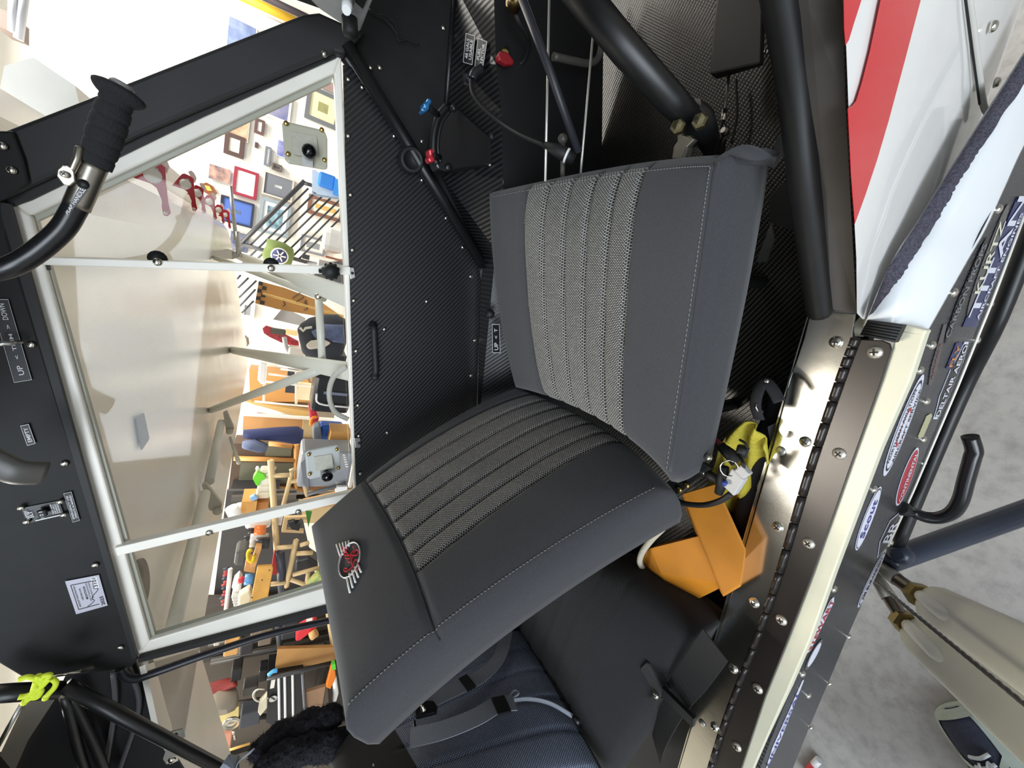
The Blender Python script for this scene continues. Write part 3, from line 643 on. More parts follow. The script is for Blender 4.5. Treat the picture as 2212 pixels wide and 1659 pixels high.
sticker('sticker', squad((1852, 1312), (1912, 1186), 13), 'oval', SW, [(.92, SK), (.87, SW)], [('JIM BURANNEN', (.14, .3, .86, .72), SK)], 'narrow white oval name sticker')
sticker('sticker', squad((1984, 948), (2009, 892), 13), [(0, .5), (.1, .9), (.9, 1), (1, .5), (.9, .1), (.1, 0)], SO, [], [], 'small worn gold sticker')
sticker('sticker', squad((2018, 905), (2086, 738), 21), [(0, .3), (.15, .2), (.3, 0), (.75, 0), (.9, .2), (1, .3), (1, .7), (.85, .8), (.7, 1), (.3, 1), (.15, .8), (0, .7)], SW, [(.94, SK)], [('DELTAIR AERO', (.04, .3, .96, .7), SW)], 'white outlined word sticker with black letters')
sticker('sticker', squad((2046, 798), (2072, 738), 15), [(0, .1), (.9, 0), (1, .5), (.95, 1), (.05, .9)], SB, [], [('FLY', (.1, .25, .9, .75), mat('sticker_orange', '#d8863c', .4))], 'small blue and orange sticker')
sticker('sticker', squad((2092, 706), (2208, 430), 30), [(0, 0), (1, 0), (1, 1), (0, 1)], SB, [], [('TITAN', (.08, .42, 1.02, .96), SW), ('AIRCRAFT ENGINES', (.06, .14, .9, .34), SW)], 'large blue sticker reading TITAN')
sticker('sticker', squad((2088, 684), (2176, 440), 20), 'oval', SGR, [], [('KURTZ', (.22, .2, .86, .82), SCR)], 'grey oval sticker with cream letters')
sticker('sticker', squad((2006, 832), (2040, 700), 14), [(0, .2), (.2, 0), (1, .3), (1, .8), (.3, 1), (0, .7)], mat('sticker_brown_clear', '#4c4648', .3), [], [('AVIONICS', (.1, .3, .7, .7), mat('sticker_dull_red', '#7c4a4c', .4))], 'dull transparent sticker with reddish print')
sticker('sticker', squad((2037, 742), (2130, 512), 16), [(0, .4), (.1, 0), (.5, .1), (.95, .3), (1, .6), (.9, .8), (.4, 1), (.1, .8)], SK, [], [('CARBON PROPS', (.06, .25, .94, .85), SG)], 'black sticker with silver foil letters')
sticker('sticker', squad((1742, 1410), (1800, 1288), 13), [(0, .5), (.1, .9), (.95, .8), (1, .5), (.9, .1), (.05, .2)], SW, [], [('STEWART', (.05, .2, .95, .8), SR)], 'white strip sticker with red letters')
sticker('sticker', squad((1740, 1446), (1774, 1380), 14), 'oval', SGR, [(.8, SW)], [], 'silver oval sticker with white centre')
sticker('sticker', squad((1648, 1672), (1734, 1468), 12), [(0, .4), (.3, .9), (1, .6), (1, .4), (.4, .05)], SW, [], [('UNIVERSAL', (.1, .3, .9, .7), SBL)], 'long white tapering sticker near the shoe end')
# ================================================================== seats
FABP = weave('seat_cloth_plain', '#3b3c3f', '#515255', .0021, .0021, .0006, .9)
FABW = weave('seat_cloth_woven', '#242425', '#cbc9c4', .0050, .0026, .0009, .85)
FABR = weave('rear_cloth_daylight_blue', '#4a5873', '#dce6f6', .005, .0034, .0011, .85)  # blue and brightness of daylight on the backrest put into the cloth colour
FABRP = weave('rear_cloth_plain', '#1d1d1f', '#2a2a2b', .0022, .0022, .0006, .9)
FABRD = weave('rear_cloth_dark_woven', '#151515', '#3a3936', .005, .003, .0009, .9)
THR = mat('thread_grey', '#7d7c7c', .8)
def plane3(a, b, c):
    n = (b-a).cross(c-a).normalized(); return n, n.dot(a)
def ser(c, mids):
    # 8-node patch: c = [c00, c10, c11, c01] (u, v), mids = [u-edge v0, v-edge u1, u-edge v1, v-edge u0]
    def fn(u, v):
        x, y = 2*u-1, 2*v-1
        N = [.25*(1-x)*(1-y)*(-x-y-1), .25*(1+x)*(1-y)*(x-y-1), .25*(1+x)*(1+y)*(x+y-1), .25*(1-x)*(1+y)*(-x+y-1)]
        M = [.5*(1-x*x)*(1-y), .5*(1+x)*(1-y*y), .5*(1-x*x)*(1+y), .5*(1-x)*(1-y*y)]
        p = V((0, 0, 0))
        for k in range(4): p += c[k]*N[k]+mids[k]*M[k]
        return p
    return fn
def pad(name, fn, n, th, parent, mats, puff=.012, grooves=(), gd=.004, gw=.012, wv=None, wu=(0, 1), seams=(), nu=36, nv=60, su=.45, sv=.45, out=.012, back=None, label=None, tilt=V((0, 0, 0)), wfun=None, sl=0):
    n = V(n).normalized()
    def wr(u):
        if wfun: return wfun(u)
        return wv
    def top(u, v):
        e = (1-abs(2*u-1)**5)*(1-abs(2*v-1)**5)
        h = puff*e
        ww = wr(u)
        if ww and wu[0]+sl*v <= u <= wu[1]:
            for gv in grooves:
                q = ww[0]+(ww[1]-ww[0])*gv; h -= gd*math.exp(-((v-q)/gw)**2)
        for s_ in seams: h -= .004*math.exp(-((u-s_-sl*v)/.010)**2)
        r = max(abs(2*u-1), abs(2*v-1)); h -= .008*max(0, (r-.93)/.07)**2
        return fn(u, v)+n*h
    m = MB()
    def mi(u, v):
        ww = wr(u); return 1 if ww and ww[0] <= v <= ww[1] and wu[0]+sl*v <= u <= wu[1] else 0
    vs = [[m.b.verts.new(top(i/nu, j/nv)) for j in range(nv+1)] for i in range(nu+1)]
    for i in range(nu):
        for j in range(nv):
            f = m.face((vs[i][j], vs[i+1][j], vs[i+1][j+1], vs[i][j+1]), mi((i+.5)/nu, (j+.5)/nv), True)
            for l, (a, b) in zip(f.loops, ((i, j), (i+1, j), (i+1, j+1), (i, j+1))): l[m.uv].uv = (b/nv*sv, a/nu*su)
    loop = [(i, 0) for i in range(nu)]+[(nu, j) for j in range(nv)]+[(i, nv) for i in range(nu, 0, -1)]+[(0, j) for j in range(nv, 0, -1)]
    cen = fn(.5, .5); prev = [vs[i][j] for i, j in loop]; L_ = len(loop)
    for k, (o_, d_) in enumerate(((out*.7, th*.12), (out, th*.35), (out*.9, th*.7), (out*.3, th*.95), (-.02, th))):
        ring = []
        for (i, j) in loop:
            p = vs[i][j].co if False else fn(i/nu, j/nv)-n*.008
            dr = (p-cen); dr = (dr-n*dr.dot(n)).normalized()
            ring.append(m.b.verts.new(p+dr*o_-n*d_+tilt*(d_/th)))
        for q in range(L_):
            f = m.face((prev[q], prev[(q+1) % L_], ring[(q+1) % L_], ring[q]), 0, True)
            if f:
                s0 = (q/L_*1.8, .5+k*.03)
                for l, uvv in zip(f.loops, ((q/L_*1.8, .5+k*.03), ((q+1)/L_*1.8, .5+k*.03), ((q+1)/L_*1.8, .53+k*.03), (q/L_*1.8, .53+k*.03))): l[m.uv].uv = uvv
        prev = ring
    m.face(prev, 0)
    return obj(name, m, mats, parent, label), top
def stitch(parent, fnp, n, cnt, r=.0006):
    m = MB()
    for k in range(cnt):
        a = fnp((k+.15)/cnt); b = fnp((k+.75)/cnt); m.tube([a, (a+b)/2+n*.0006, b], r, 5)
    obj('stitching', m, THR, parent)
nrm = lambda a, b, c: (b-a).cross(c-a).normalized()
def facing(n, p): return n if n.dot(CAM-p) > 0 else -n
SEAT = thing('pilot_seat', 'grey front seat with ribbed woven centre and a winged emblem on its backrest', 'seat', tuple(L(-.1, .54, -.72)))
# cushion
fl, fr, rr, rl = A(1050, 418, y=.79), A(1543, 350, y=.29), A(1443, 1044, y=.31), A(1108, 838, y=.76)
cn = facing(nrm(fl, fr, rr), fl); AWt = AW.transposed()
def onp(px, py, a, b, c, off=0):
    n = nrm(a, b, c); d = MW_ray(px, py); t = (a+facing(n, a)*off-CAM).dot(n)/d.dot(n); return CAM+d*t
def MW_ray(px, py): return MW @ ray(px, py)
mid = lambda px, py: onp(px, py, fl, fr, rr)
cf = ser([fl, rl, rr, fr], [onp(1068, 640, fl, rr, rl), mid(1282, 905), mid(1502, 670), mid(1310, 372)])
def wc(u): return (.185+.02*u, .645+.03*u)
cush, ctop = pad('seat_cushion', cf, cn, .105, SEAT, [FABP, FABW], puff=.012, grooves=(.0, .2, .4, .6, .8, 1.0), gd=.008, gw=.0085, wfun=wc, su=.42, sv=.48, out=.010, nv=130, tilt=D(0, .0, 0))
stitch(cush, lambda t: ctop(.02+.95*t, .975)+cn*.001, cn, 64)
stitch(cush, lambda t: ctop(.02, .03+.94*t)+cn*.001, cn, 70)
m = MB().tube([ctop(.0+.97*t/20, .992)+cn*.001 for t in range(21)], .0022, 8); obj('piping', m, FABP, cush)
# front flap of cloth by the sill
m = MB(); ff = ser([A(1545, 342, y=.30), A(1670, 360, z=-.515), A(1686, 330, z=-.51), A(1590, 325, z=-.46)], [A(1600, 352, z=-.46), A(1688, 345, z=-.50), A(1650, 312, z=-.47), A(1560, 335, z=-.44)])
m.grid(lambda u, v: ff(u, v)+D(.012*math.sin(3.14*u)*math.sin(6*v), 0, .01*math.sin(3.14*v)*u), 12, 10, uvf=lambda u, v: (u*.15, v*.1)); obj('cloth_flap', m, FABP, SEAT)
m = MB(); ff2 = ser([A(1660, 352, z=-.50), A(1672, 365, z=-.55), A(1690, 315, z=-.52), A(1680, 300, z=-.50)], [A(1668, 362, z=-.52), A(1692, 345, z=-.535), A(1690, 302, z=-.51), A(1672, 325, z=-.49)])
m.grid(lambda u, v: ff2(u, v)+D(.012*math.sin(3.14*v), 0, 0), 8, 8, uvf=lambda u, v: (u*.05, v*.1)); obj('cloth_flap', m, FABP, SEAT)
# backrest (u: top -> bottom, v: far -> near)
tl, tr, bl, br = A(668, 1132, y=.79), A(738, 1548, y=.375), A(1112, 832, y=.765), A(1446, 1052, y=.315)
bn = facing(nrm(tl, tr, bl), tl)
bm = lambda px, py: onp(px, py, tl, tr, br)
bf = ser([tl, bl, br, tr], [onp(905, 945, tl, bl, br, .0), bm(1285, 912), bm(1092, 1266), bm(706, 1330)])
def wb(u): return (.055+.065*u, .72-.06*u)
back, btop = pad('backrest', bf, bn, .085, SEAT, [FABP, FABW], puff=.02, grooves=(.0, .17, .34, .51, .68, .85, 1.0), gd=.007, gw=.008, wfun=wb, wu=(.240, 1.0), seams=(.228,), sl=.057, su=.62, sv=.42, out=.010, nu=100, nv=120)
stitch(back, lambda t: btop(.02+.95*t, .975)+bn*.001, bn, 86)
m = MB().tube([btop(.228+.057*t/30, t/30)+bn*.0015 for t in range(31)], .0014, 6); obj('seam', m, DARK, back)
# embroidered emblem, stitched on the headrest part
def bsurf(px, py, off=.0, btop=btop, bn=bn):
    # walk the pad surface to the pixel
    u, v = .15, .35
    for _ in range(14):
        p = btop(u, v); pu = (btop(u+.01, v)-p)/.01; pv = (btop(u, v+.01)-p)/.01
        d = MW_ray(px, py); n = pu.cross(pv).normalized(); q = CAM+d*((p-CAM).dot(n)/d.dot(n)); e = q-p
        a11, a12, a22 = pu.dot(pu), pu.dot(pv), pv.dot(pv); b1, b2 = e.dot(pu), e.dot(pv); dt = a11*a22-a12*a12
        u += (b1*a22-b2*a12)/dt; v += (b2*a11-b1*a12)/dt
        u = min(max(u, -.1), 1.05); v = min(max(v, -.1), 1.05)
    return btop(u, v)+bn*off
WTH = mat('white_thread', '#e4e4e2', .7); RTH = mat('red_thread', '#d8222c', .7)
m = MB()
el = [bsurf(757+26*math.cos(a*.2618)*1.0+ (-7)*math.sin(a*.2618)*.0+ 0, 1211+40*math.sin(a*.2618), .0015) for a in range(25)]
def rot(px, py, cx=756, cy=1211, ang=.32):
    dx, dy = px-cx, py-cy; return cx+dx*math.cos(ang)-dy*math.sin(ang), cy+dx*math.sin(ang)+dy*math.cos(ang)
el = [bsurf(*rot(756+20*math.cos(a*.2618), 1211+40*math.sin(a*.2618)), .0015) for a in range(25)]
m.tube(el, .0020, 6, flat=(.0022, .0010, bn))
for k in range(5):
    a = (728+6.6*k, 1177-2*k+ (0 if k else 0)); b = (737+4.5*k, 1205-6*k)
    m.tube([bsurf(*a, .0015), bsurf(*b, .0015)], .0016, 6)
for k in range(5):
    a = (757, 1281) if k == 0 else (757+6*k-1*k*0, 1281-11*k+0); b = (750+6*k, 1247-7*k)
    m.tube([bsurf(*a, .0015), bsurf(*b, .0015)], .0016, 6)
obj('emblem_wings', m, WTH, back, 'white stitched winged ring')
m = MB()
scr_ = [[(764, 1181), (766, 1190), (759, 1199), (771, 1201), (776, 1193), (770, 1190), (764, 1203), (761, 1215), (766, 1228), (772, 1235), (776, 1226), (774, 1212), (768, 1212), (762, 1226), (750, 1236), (745, 1234), (746, 1229), (752, 1230)],
        [(758, 1208), (753, 1209), (754, 1216), (759, 1216)], [(755, 1203), (750, 1201), (748, 1207), (755, 1208), (760, 1204), (752, 1198)], [(752, 1196), (746, 1196), (746, 1201), (752, 1200)], [(750, 1191), (745, 1192), (751, 1194), (746, 1188)], [(748, 1188), (741, 1188), (743, 1182), (749, 1185), (752, 1186), (738, 1199), (735, 1206)]]
for ln in scr_: m.tube([bsurf(x, y, .0022) for x, y in ln], .0008, 6, smooth_path=4)
obj('emblem_script', m, RTH, back, 'red stitched script')
# frame parts under the cushion
m = MB().prism(As([(1440, 1042), (1520, 1000), (1536, 1012), (1462, 1068)], z=-.56), D(0, 0, -.006)); fp = obj('seat_bracket', m, BLK, SEAT); screws([(1469, 1057), (1485, 1048)], .005, fp, n=D(0, 0, 1), z=-.56, m=BRASS)
m = MB().prism(As([(1262, 1188), (1312, 1158), (1320, 1166), (1294, 1226)], z=-.60), D(0, .004, -.004)); obj('seat_bracket', m, mat('bracket_grey', '#b5b3a8', .5), SEAT, 'pale grey metal bracket under the backrest')
for a, b in (((-.0, .36), (-.0, .36)), ((-.22, .36), (0, 0)), ((0.02, .70), (0, 0)), ((-.22, .70), (0, 0))):
    m = MB().tube([L(a[0], a[1], -.53), L(a[0], a[1], -.715)], .011, 10); obj('seat_leg', m, BLKT, SEAT)
m = MB().prism(As([(1640, 548), (1666, 480), (1672, 520), (1655, 565), (1633, 566)], z=-.62), D(0, .0, -.004)); obj('seat_rail_tab', m, ALU, SEAT)
m = MB().prism(As([(1660, 430), (1690, 395), (1716, 398), (1720, 420), (1720, 500), (1662, 480)], z=-.66), D(0, 0, -.03)); obj('seat_latch', m, RUB, SEAT)
m = MB().ball(A(1058, 678, y=.84), .012, 10); obj('adjuster_knob', m, RUB, SEAT)
# ---------------------------------------------------------------- rear seat
RS = thing('passenger_seat', 'rear seat behind the front one, blue-lit woven backrest and dark cushion', 'seat', tuple(L(-1.25, .54, -.72)))
a0, a1, a2, a3 = A(1112, 1345, y=.77), A(1305, 1676, y=.34), A(700, 1600, y=.80), A(800, 1800, y=.42)
rn = facing(nrm(a0, a1, a2), a0)
rf = ser([a2, a0, a1, a3], [(a2+a0)/2+rn*.012, (a0+a1)/2+rn*.02, (a1+a3)/2+rn*.012, (a2+a3)/2+rn*.01])
_, rtop = pad('backrest', rf, rn, .07, RS, [FABRP, FABR], puff=.03, grooves=(.0, .2, .4, .6, .8, 1.0), gd=.008, gw=.011, nv=90, wv=(.06, .97), wu=(.25, 1), su=.55, sv=.46, out=.012)
c0, c1, c2, c3 = A(1165, 1200, z=-.58), A(1500, 1372, z=-.585), A(1112, 1352, z=-.56), A(1302, 1680, z=-.56)
qn = facing(nrm(c0, c1, c2), c0)
qf = ser([c0, c2, c3, c1], [(c0+c2)/2, (c2+c3)/2, (c3+c1)/2, (c0+c1)/2+D(.05, 0, -.005)])
pad('seat_cushion', qf, qn, .10, RS, [FABRP, FABRD], puff=.022, grooves=(.0, .25, .5, .75, 1.0), gd=.003, gw=.014, wv=(.06, .66), su=.4, sv=.42, out=.012)
m = MB(); lq = [A(862, 1668, y=.55), A(862, 1640, y=.55), A(800, 1648, y=.56), A(800, 1676, y=.56)]
for k in range(4): m.tube([A(806+5*k, 1651+2*k, y=.555), A(811+4*k, 1668, y=.555)], .0015, 6)
obj('emblem_wings', m, WTH, RS)
# ---------------------------------------------------------------- belts
BELT = mat('belt_grey', '#9399a3', .6, noise=.05, nscale=400, bump=.2); BELTD = mat('belt_black', '#1d1e1f', .7, noise=.1, nscale=300, bump=.2); KEEP = mat('keeper_black', '#1c1d20', .4)
BPL = [bsurf(x_, y_, 0, rtop, rn) for x_, y_ in ((960, 1610), (1130, 1450), (1130, 1610))]
def bpt(px, py, off=.006): return onpl(px, py, *BPL, off+.004)
b = thing('shoulder_belt', 'grey shoulder belt lying under the front backrest, black keeper on it', 'seat belt', tuple(bpt(980, 1480)), 'shoulder belts on the rear seat')
m = MB().strap([bpt(880, 1536, .022), bpt(985, 1488, .022), bpt(1045, 1456, .020), bpt(1082, 1412, .020), bpt(1098, 1345, .02)], [rn.cross(bpt(985, 1482)-bpt(880, 1530)), rn.cross(bpt(985, 1482)-bpt(880, 1530)), rn.cross(bpt(1098, 1345)-bpt(1082, 1412))], .034, .002); obj('webbing', m, BELT, b)
m = MB().strap([bpt(1000, 1480, .023), bpt(1018, 1470, .023)], rn.cross(bpt(985, 1482)-bpt(880, 1530)), .038, .005); obj('keeper', m, KEEP, b)
b = thing('shoulder_belt', 'grey shoulder belt nearer the camera, looped through a black adjuster with a bright pin', 'seat belt', tuple(bpt(1000, 1560)), 'shoulder belts on the rear seat')
m = MB().strap([bpt(886, 1594, .022), bpt(960, 1576, .034), bpt(1030, 1548, .040), bpt(1075, 1522, .036), bpt(1112, 1518, .03)], rn.cross(bpt(1075, 1522)-bpt(886, 1594)), .036, .002); obj('webbing', m, BELT, b)
m = MB().strap([bpt(1068, 1526, .038), bpt(1096, 1520, .034)], rn.cross(bpt(1075, 1522)-bpt(886, 1594)), .038, .005); obj('keeper', m, KEEP, b)
m = MB().tube([bpt(1090, 1516, .024), bpt(1140, 1510, .018), bpt(1190, 1520, .012), bpt(1245, 1552, .01)], .004, 8, smooth_path=5, flat=(.0065, .0022, rn)); obj('webbing', m, BELT, b)
m = MB().tube([bpt(1094, 1512, .026), bpt(1110, 1492, .03), bpt(1120, 1497, .03), bpt(1108, 1508, .026)], .003, 6, smooth_path=4); obj('pull_loop', m, BELT, b)
m = MB().prism([bpt(898, 1545, .02), bpt(912, 1520, .02), bpt(938, 1520, .02), bpt(946, 1530, .02), bpt(944, 1545, .02), bpt(900, 1556, .02)], rn*.012); ad = obj('adjuster', m, KEEP, b, bevel=.003)
m = MB().lathe(bpt(915, 1533, .032), rn, [(.007, 0), (.007, .004), (.004, .006), (.004, .012), (0, .014)], 12); obj('pin', m, STEEL, ad)
m = MB().tube([bpt(895, 1558, .012), bpt(898, 1596, .008), bpt(915, 1596, .012)], .003, 6); obj('wire_guide', m, KEEP, b)
m = MB().tube([bpt(1238, 1548, .014), bpt(1252, 1562, .012)], .006, 8); obj('belt_anchor', m, KEEP, b)
b = thing('lap_belt', 'wide black lap belt with adjuster hanging inside the near sill', 'seat belt', tuple(A(1460, 1530, z=-.62)))
m = MB().strap([A(1545, 1392, z=-.57), A(1505, 1450, z=-.57), A(1462, 1505, z=-.575), A(1430, 1570, z=-.6), A(1418, 1620, z=-.65)], [D(-.8, -.5, .1), D(-.8, -.5, .1)], .052, .002); obj('webbing', m, BELTD, b)
m = MB().strap([A(1432, 1492, z=-.555), A(1500, 1560, z=-.555)], D(.6, -.6, 0), .018, .008); obj('adjuster_bar', m, KEEP, b)
m = MB().prism(As([(1420, 1505), (1408, 1532), (1415, 1534), (1432, 1508)], z=-.56), D(0, 0, -.01)); m.dome(A(1416, 1503, z=-.555), D(0, 0, 1), .006); obj('buckle_tongue', m, STEEL, b)
b = thing('belt_stalk', 'short dark grey belt stalk end beside the rear cushion', 'stalk', tuple(A(1415, 1467, z=-.6)))
m = MB().box(A(1416, 1467, z=-.57), D(.012, .026, 0), D(.016, -.006, 0), D(0, 0, .010)); obj('buckle', m, mat('buckle_grey', '#3a3b3a', .5), b, bevel=.005)
m = MB().strap([A(1416, 1470, z=-.585), A(1440, 1440, z=-.6), A(1470, 1400, z=-.64)], D(.5, .5, 0), .02, .003); obj('webbing', m, BELTD, b)
# ---------------------------------------------------------------- sheepskin
FUR = mat('black_sheepskin', '#131217', .95, col2='#24222a', nscale=140, bump=1.0)
m = MB()
def fur_roll(pts, r0, r1):
    P = catmull(pts, 14); n = len(P)
    for i in range(n):
        pass
    rings = []; up = None
    for i, p in enumerate(P):
        t = (P[min(i+1, n-1)]-P[max(i-1, 0)]).normalized()
        up = (V((0, 0, 1)) if up is None else up); up = (up-t*up.dot(t)).normalized(); sd = t.cross(up)
        e = math.sin(math.pi*min(1, (i+.6)/n*1.0))**.35
        r = (r0+(r1-r0)*i/n)*max(.25, e)
        rings.append([p+(up*math.cos(6.283*k/40)*.9+sd*math.sin(6.283*k/40))*(r*(1+.10*math.sin(i*.5+k*.4))+random.uniform(-.003, .0035)) for k in range(40)])
    m.loft(rings, 0, True)
    for ring in rings:
        for q in ring[::1]:
            for _ in range(3):
                c = P[0]; d = V((random.uniform(-1, 1), random.uniform(-1, 1), random.uniform(-1, 1)))*.007
                s_ = V((random.uniform(-1, 1), random.uniform(-1, 1), random.uniform(-1, 1)))*.0006
                o_ = V((random.uniform(-1, 1), random.uniform(-1, 1), random.uniform(-1, 1)))*.003
                m.poly([q+o_-s_, q+o_+s_, q+o_+d])
fur_roll([A(540, 1632, y=.80), A(600, 1600, y=.79), A(670, 1570, y=.78), A(740, 1540, y=.77)], .030, .040)
fur_roll([A(548, 1668, y=.74), A(620, 1630, y=.74), A(700, 1610, y=.73), A(790, 1600, y=.71), A(880, 1560, y=.69), A(900, 1545, y=.68)], .034, .030)
fs = obj('sheepskin', m, FUR); tag(fs, 'black fluffy sheepskin folded behind the front headrest', 'sheepskin')
m = MB().strap([A(470, 1690, y=.76), A(512, 1648, y=.76), A(545, 1622, y=.77)], D(.4, 0, -.8), .05, .002); bb = obj('webbing_strap', m, BELT); tag(bb, 'dark grey webbing strap end poking out left of the sheepskin', 'strap')
# ================================================================== loose things on the cabin floor
def hull(mb, pts):
    vs = [mb.b.verts.new(p) for p in pts]; r = bmesh.ops.convex_hull(mb.b, input=vs)
    dead = [g_ for g_ in r.get('geom_interior', []) if isinstance(g_, bmesh.types.BMVert)]
    if dead: bmesh.ops.delete(mb.b, geom=dead, context='VERTS')
    return mb
ORN = mat('chock_orange', '#c8801f', .6, noise=.12, nscale=9)
c = thing('wheel_chock', 'orange rubber wheel chock lying crosswise, its end under the white connector', 'wheel chock', tuple(A(1540, 1170, z=-.72)), 'orange wheel chocks on the cabin floor')
m = MB(); hull(m, As([(1472, 1066), (1490, 1104), (1562, 1290), (1600, 1268), (1612, 1186), (1566, 1086), (1545, 1044)], z=-.615)+As([(1476, 1086), (1556, 1280), (1608, 1240), (1550, 1050)], z=-.715)); obj('chock_body', m, ORN, c, bevel=.004)
c = thing('wheel_chock', 'orange wheel chock with pale rope through its end, nearest the rear cushion', 'wheel chock', tuple(A(1440, 1240, z=-.72)), 'orange wheel chocks on the cabin floor')
m = MB(); hull(m, As([(1404, 1184), (1426, 1199), (1524, 1154), (1572, 1262), (1428, 1238)], z=-.632)+As([(1360, 1222), (1466, 1315), (1540, 1275), (1440, 1170)], z=-.690)+As([(1372, 1224), (1462, 1305), (1545, 1275), (1440, 1180)], z=-.718)); obj('chock_body', m, ORN, c, bevel=.004)
ROPE = mat('rope_white', '#b9b2a0', .85, bump=.5, nscale=300)
m = MB().tube([A(1462, 1084, z=-.60), A(1454, 1105, z=-.60), A(1436, 1136, z=-.61), A(1408, 1165, z=-.62), A(1388, 1192, z=-.62), A(1382, 1212, z=-.625), A(1388, 1226, z=-.645), A(1402, 1233, z=-.67)], .0062, 10, smooth_path=6); obj('rope', m, ROPE, c, 'pale braided rope')
YEL = mat('cloth_yellow', '#b9ab3a', .95, bump=.5, nscale=250, noise=.08)
m = MB(); yo = [A(1606, 910, z=-.62), A(1560, 1090, z=-.69), A(1612, 1108, z=-.69), A(1655, 965, z=-.63)]
yf = ser(yo, [A(1535, 1005, z=-.68), A(1580, 1108, z=-.7), A(1640, 1050, z=-.66), A(1640, 922, z=-.62)])
def yfn(u, v): return yf(u, v)+D(0, 0, .010*math.sin(9*u+3*v)+.008*math.sin(14*v-5*u))
m.grid(yfn, 24, 24); 
yc = obj('microfibre_cloth', m, YEL); yc.modifiers.new('s', 'SOLIDIFY').thickness = .003; tag(yc, 'crumpled yellow cloth on the cabin floor beside the orange chock', 'cloth')
# black canvas bag against the sill
BAG = mat('bag_black', '#17161a', .85, bump=.3, nscale=60)
bg = thing('tool_bag', 'black canvas bag with a grey label tucked against the inside of the sill', 'bag', tuple(A(1650, 1000, z=-.71)))
m = MB(); P = [A(1690, 850, z=-.69), A(1676, 930, z=-.69), A(1652, 1010, z=-.685), A(1622, 1100, z=-.69), A(1596, 1180, z=-.70)]
m.tube(P, [.016, .026, .028, .024, .014], 18, smooth_path=6); obj('bag_body', m, BAG, bg)
m = MB().prism(As([(1658, 922), (1682, 910), (1676, 965), (1664, 960)], z=-.655), D(0, 0, -.004)); obj('bag_label', m, mat('label_grey', '#4a4a4c', .7), bg)
m = MB().tube([A(1640, 905, z=-.60), A(1632, 880, z=-.59), A(1636, 850, z=-.59), A(1650, 825, z=-.60), A(1668, 840, z=-.6), A(1684, 868, z=-.6)], .006, 8, smooth_path=5, flat=(.003, .008, V((0, 0, 1)))); obj('bag_strap', m, BAG, bg)
m = MB().dome(A(1654, 824, z=-.6), D(0, 0, 1), .0045); m.tube([A(1634, 872, z=-.585), A(1633, 880, z=-.585), A(1637, 889, z=-.585)], .0012, 6); obj('bag_ring', m, STEEL, bg)
# wiring by the seat pivot
wh = thing('wire_harness', 'black wire with white plastic plug in front of the yellow cloth', 'wiring', tuple(A(1590, 1030, z=-.6)))
m = MB().tube([A(1455, 1078, z=-.56), A(1480, 1088, z=-.56), A(1520, 1091, z=-.56), A(1555, 1082, z=-.56), A(1580, 1066, z=-.56)], .0045, 10, smooth_path=6); obj('cable', m, RUB, wh)
m = MB(); m.box(A(1588, 1040, z=-.56), D(.016, -.004, 0), D(.004, .010, 0), D(0, 0, .007)); m.box(A(1602, 1022, z=-.56), D(.010, -.006, 0), D(.004, .007, 0), D(0, 0, .006)); obj('plug', m, mat('plug_white', '#b9b8b6', .5), wh, bevel=.002)
m = MB()
for k in range(2): m.tube([A(1604+3*k, 1020, z=-.56), A(1604+3*k, 1000, z=-.555), A(1590+3*k, 980, z=-.57), A(1568, 962, z=-.6), A(1545, 950, z=-.62)], .0016, 6, smooth_path=5)
obj('cable', m, RUB, wh)
m = MB().tube([A(1598, 950, z=-.58), A(1610, 958, z=-.575), A(1614, 975, z=-.575), A(1606, 985, z=-.58)], .0018, 6, smooth_path=4).tube(As([(1606, 965), (1600, 985)], z=-.575), .008, 8); obj('cable', m, RUB, wh)
m = MB().tube(As([(1542, 945), (1560, 963)], z=-.60), .0035, 8); obj('red_sleeve', m, mat('sleeve_red', '#8d3a44', .6), wh)
m = MB().tube(As([(1556, 962), (1590, 1000)], z=-.59), .008, 8); obj('sleeve', m, RUB, wh)
th_ = thing('tee_handle', 'black tee-shaped pull handle with a wire ring and blue button near the seat pivot', 'handle', tuple(A(1555, 1035, z=-.6)))
m = MB().tube(As([(1526, 1022), (1552, 1038)], z=-.565), .007, 10).tube(As([(1564, 1008), (1562, 1035), (1552, 1066)], z=-.56), [.007, .009, .006], 10); obj('tee_grip', m, RUB, th_)
m = MB(); rc = A(1575, 1012, z=-.55)
m.tube([rc+D(.010*math.cos(k*.5236)*1.3, .010*math.sin(k*.5236), .006*math.sin(k*.5236)) for k in range(13)], .0012, 6); obj('split_ring', m, STEEL, th_)
m = MB().lathe(A(1566, 1042, z=-.55), D(0, -.3, 1), [(.004, 0), (.004, .006), (0, .007)], 10); obj('button', m, mat('button_blue', '#2b3f86', .4), th_)
m = MB().dome(A(1530, 988, z=-.56), D(0, -.3, 1), .006, .006); m.lathe(A(1526, 1022, z=-.565), D(.4, -1, .3), [(.006, -.006), (.006, .002), (0, .003)], 10); obj('end_fitting', m, STEEL, th_)
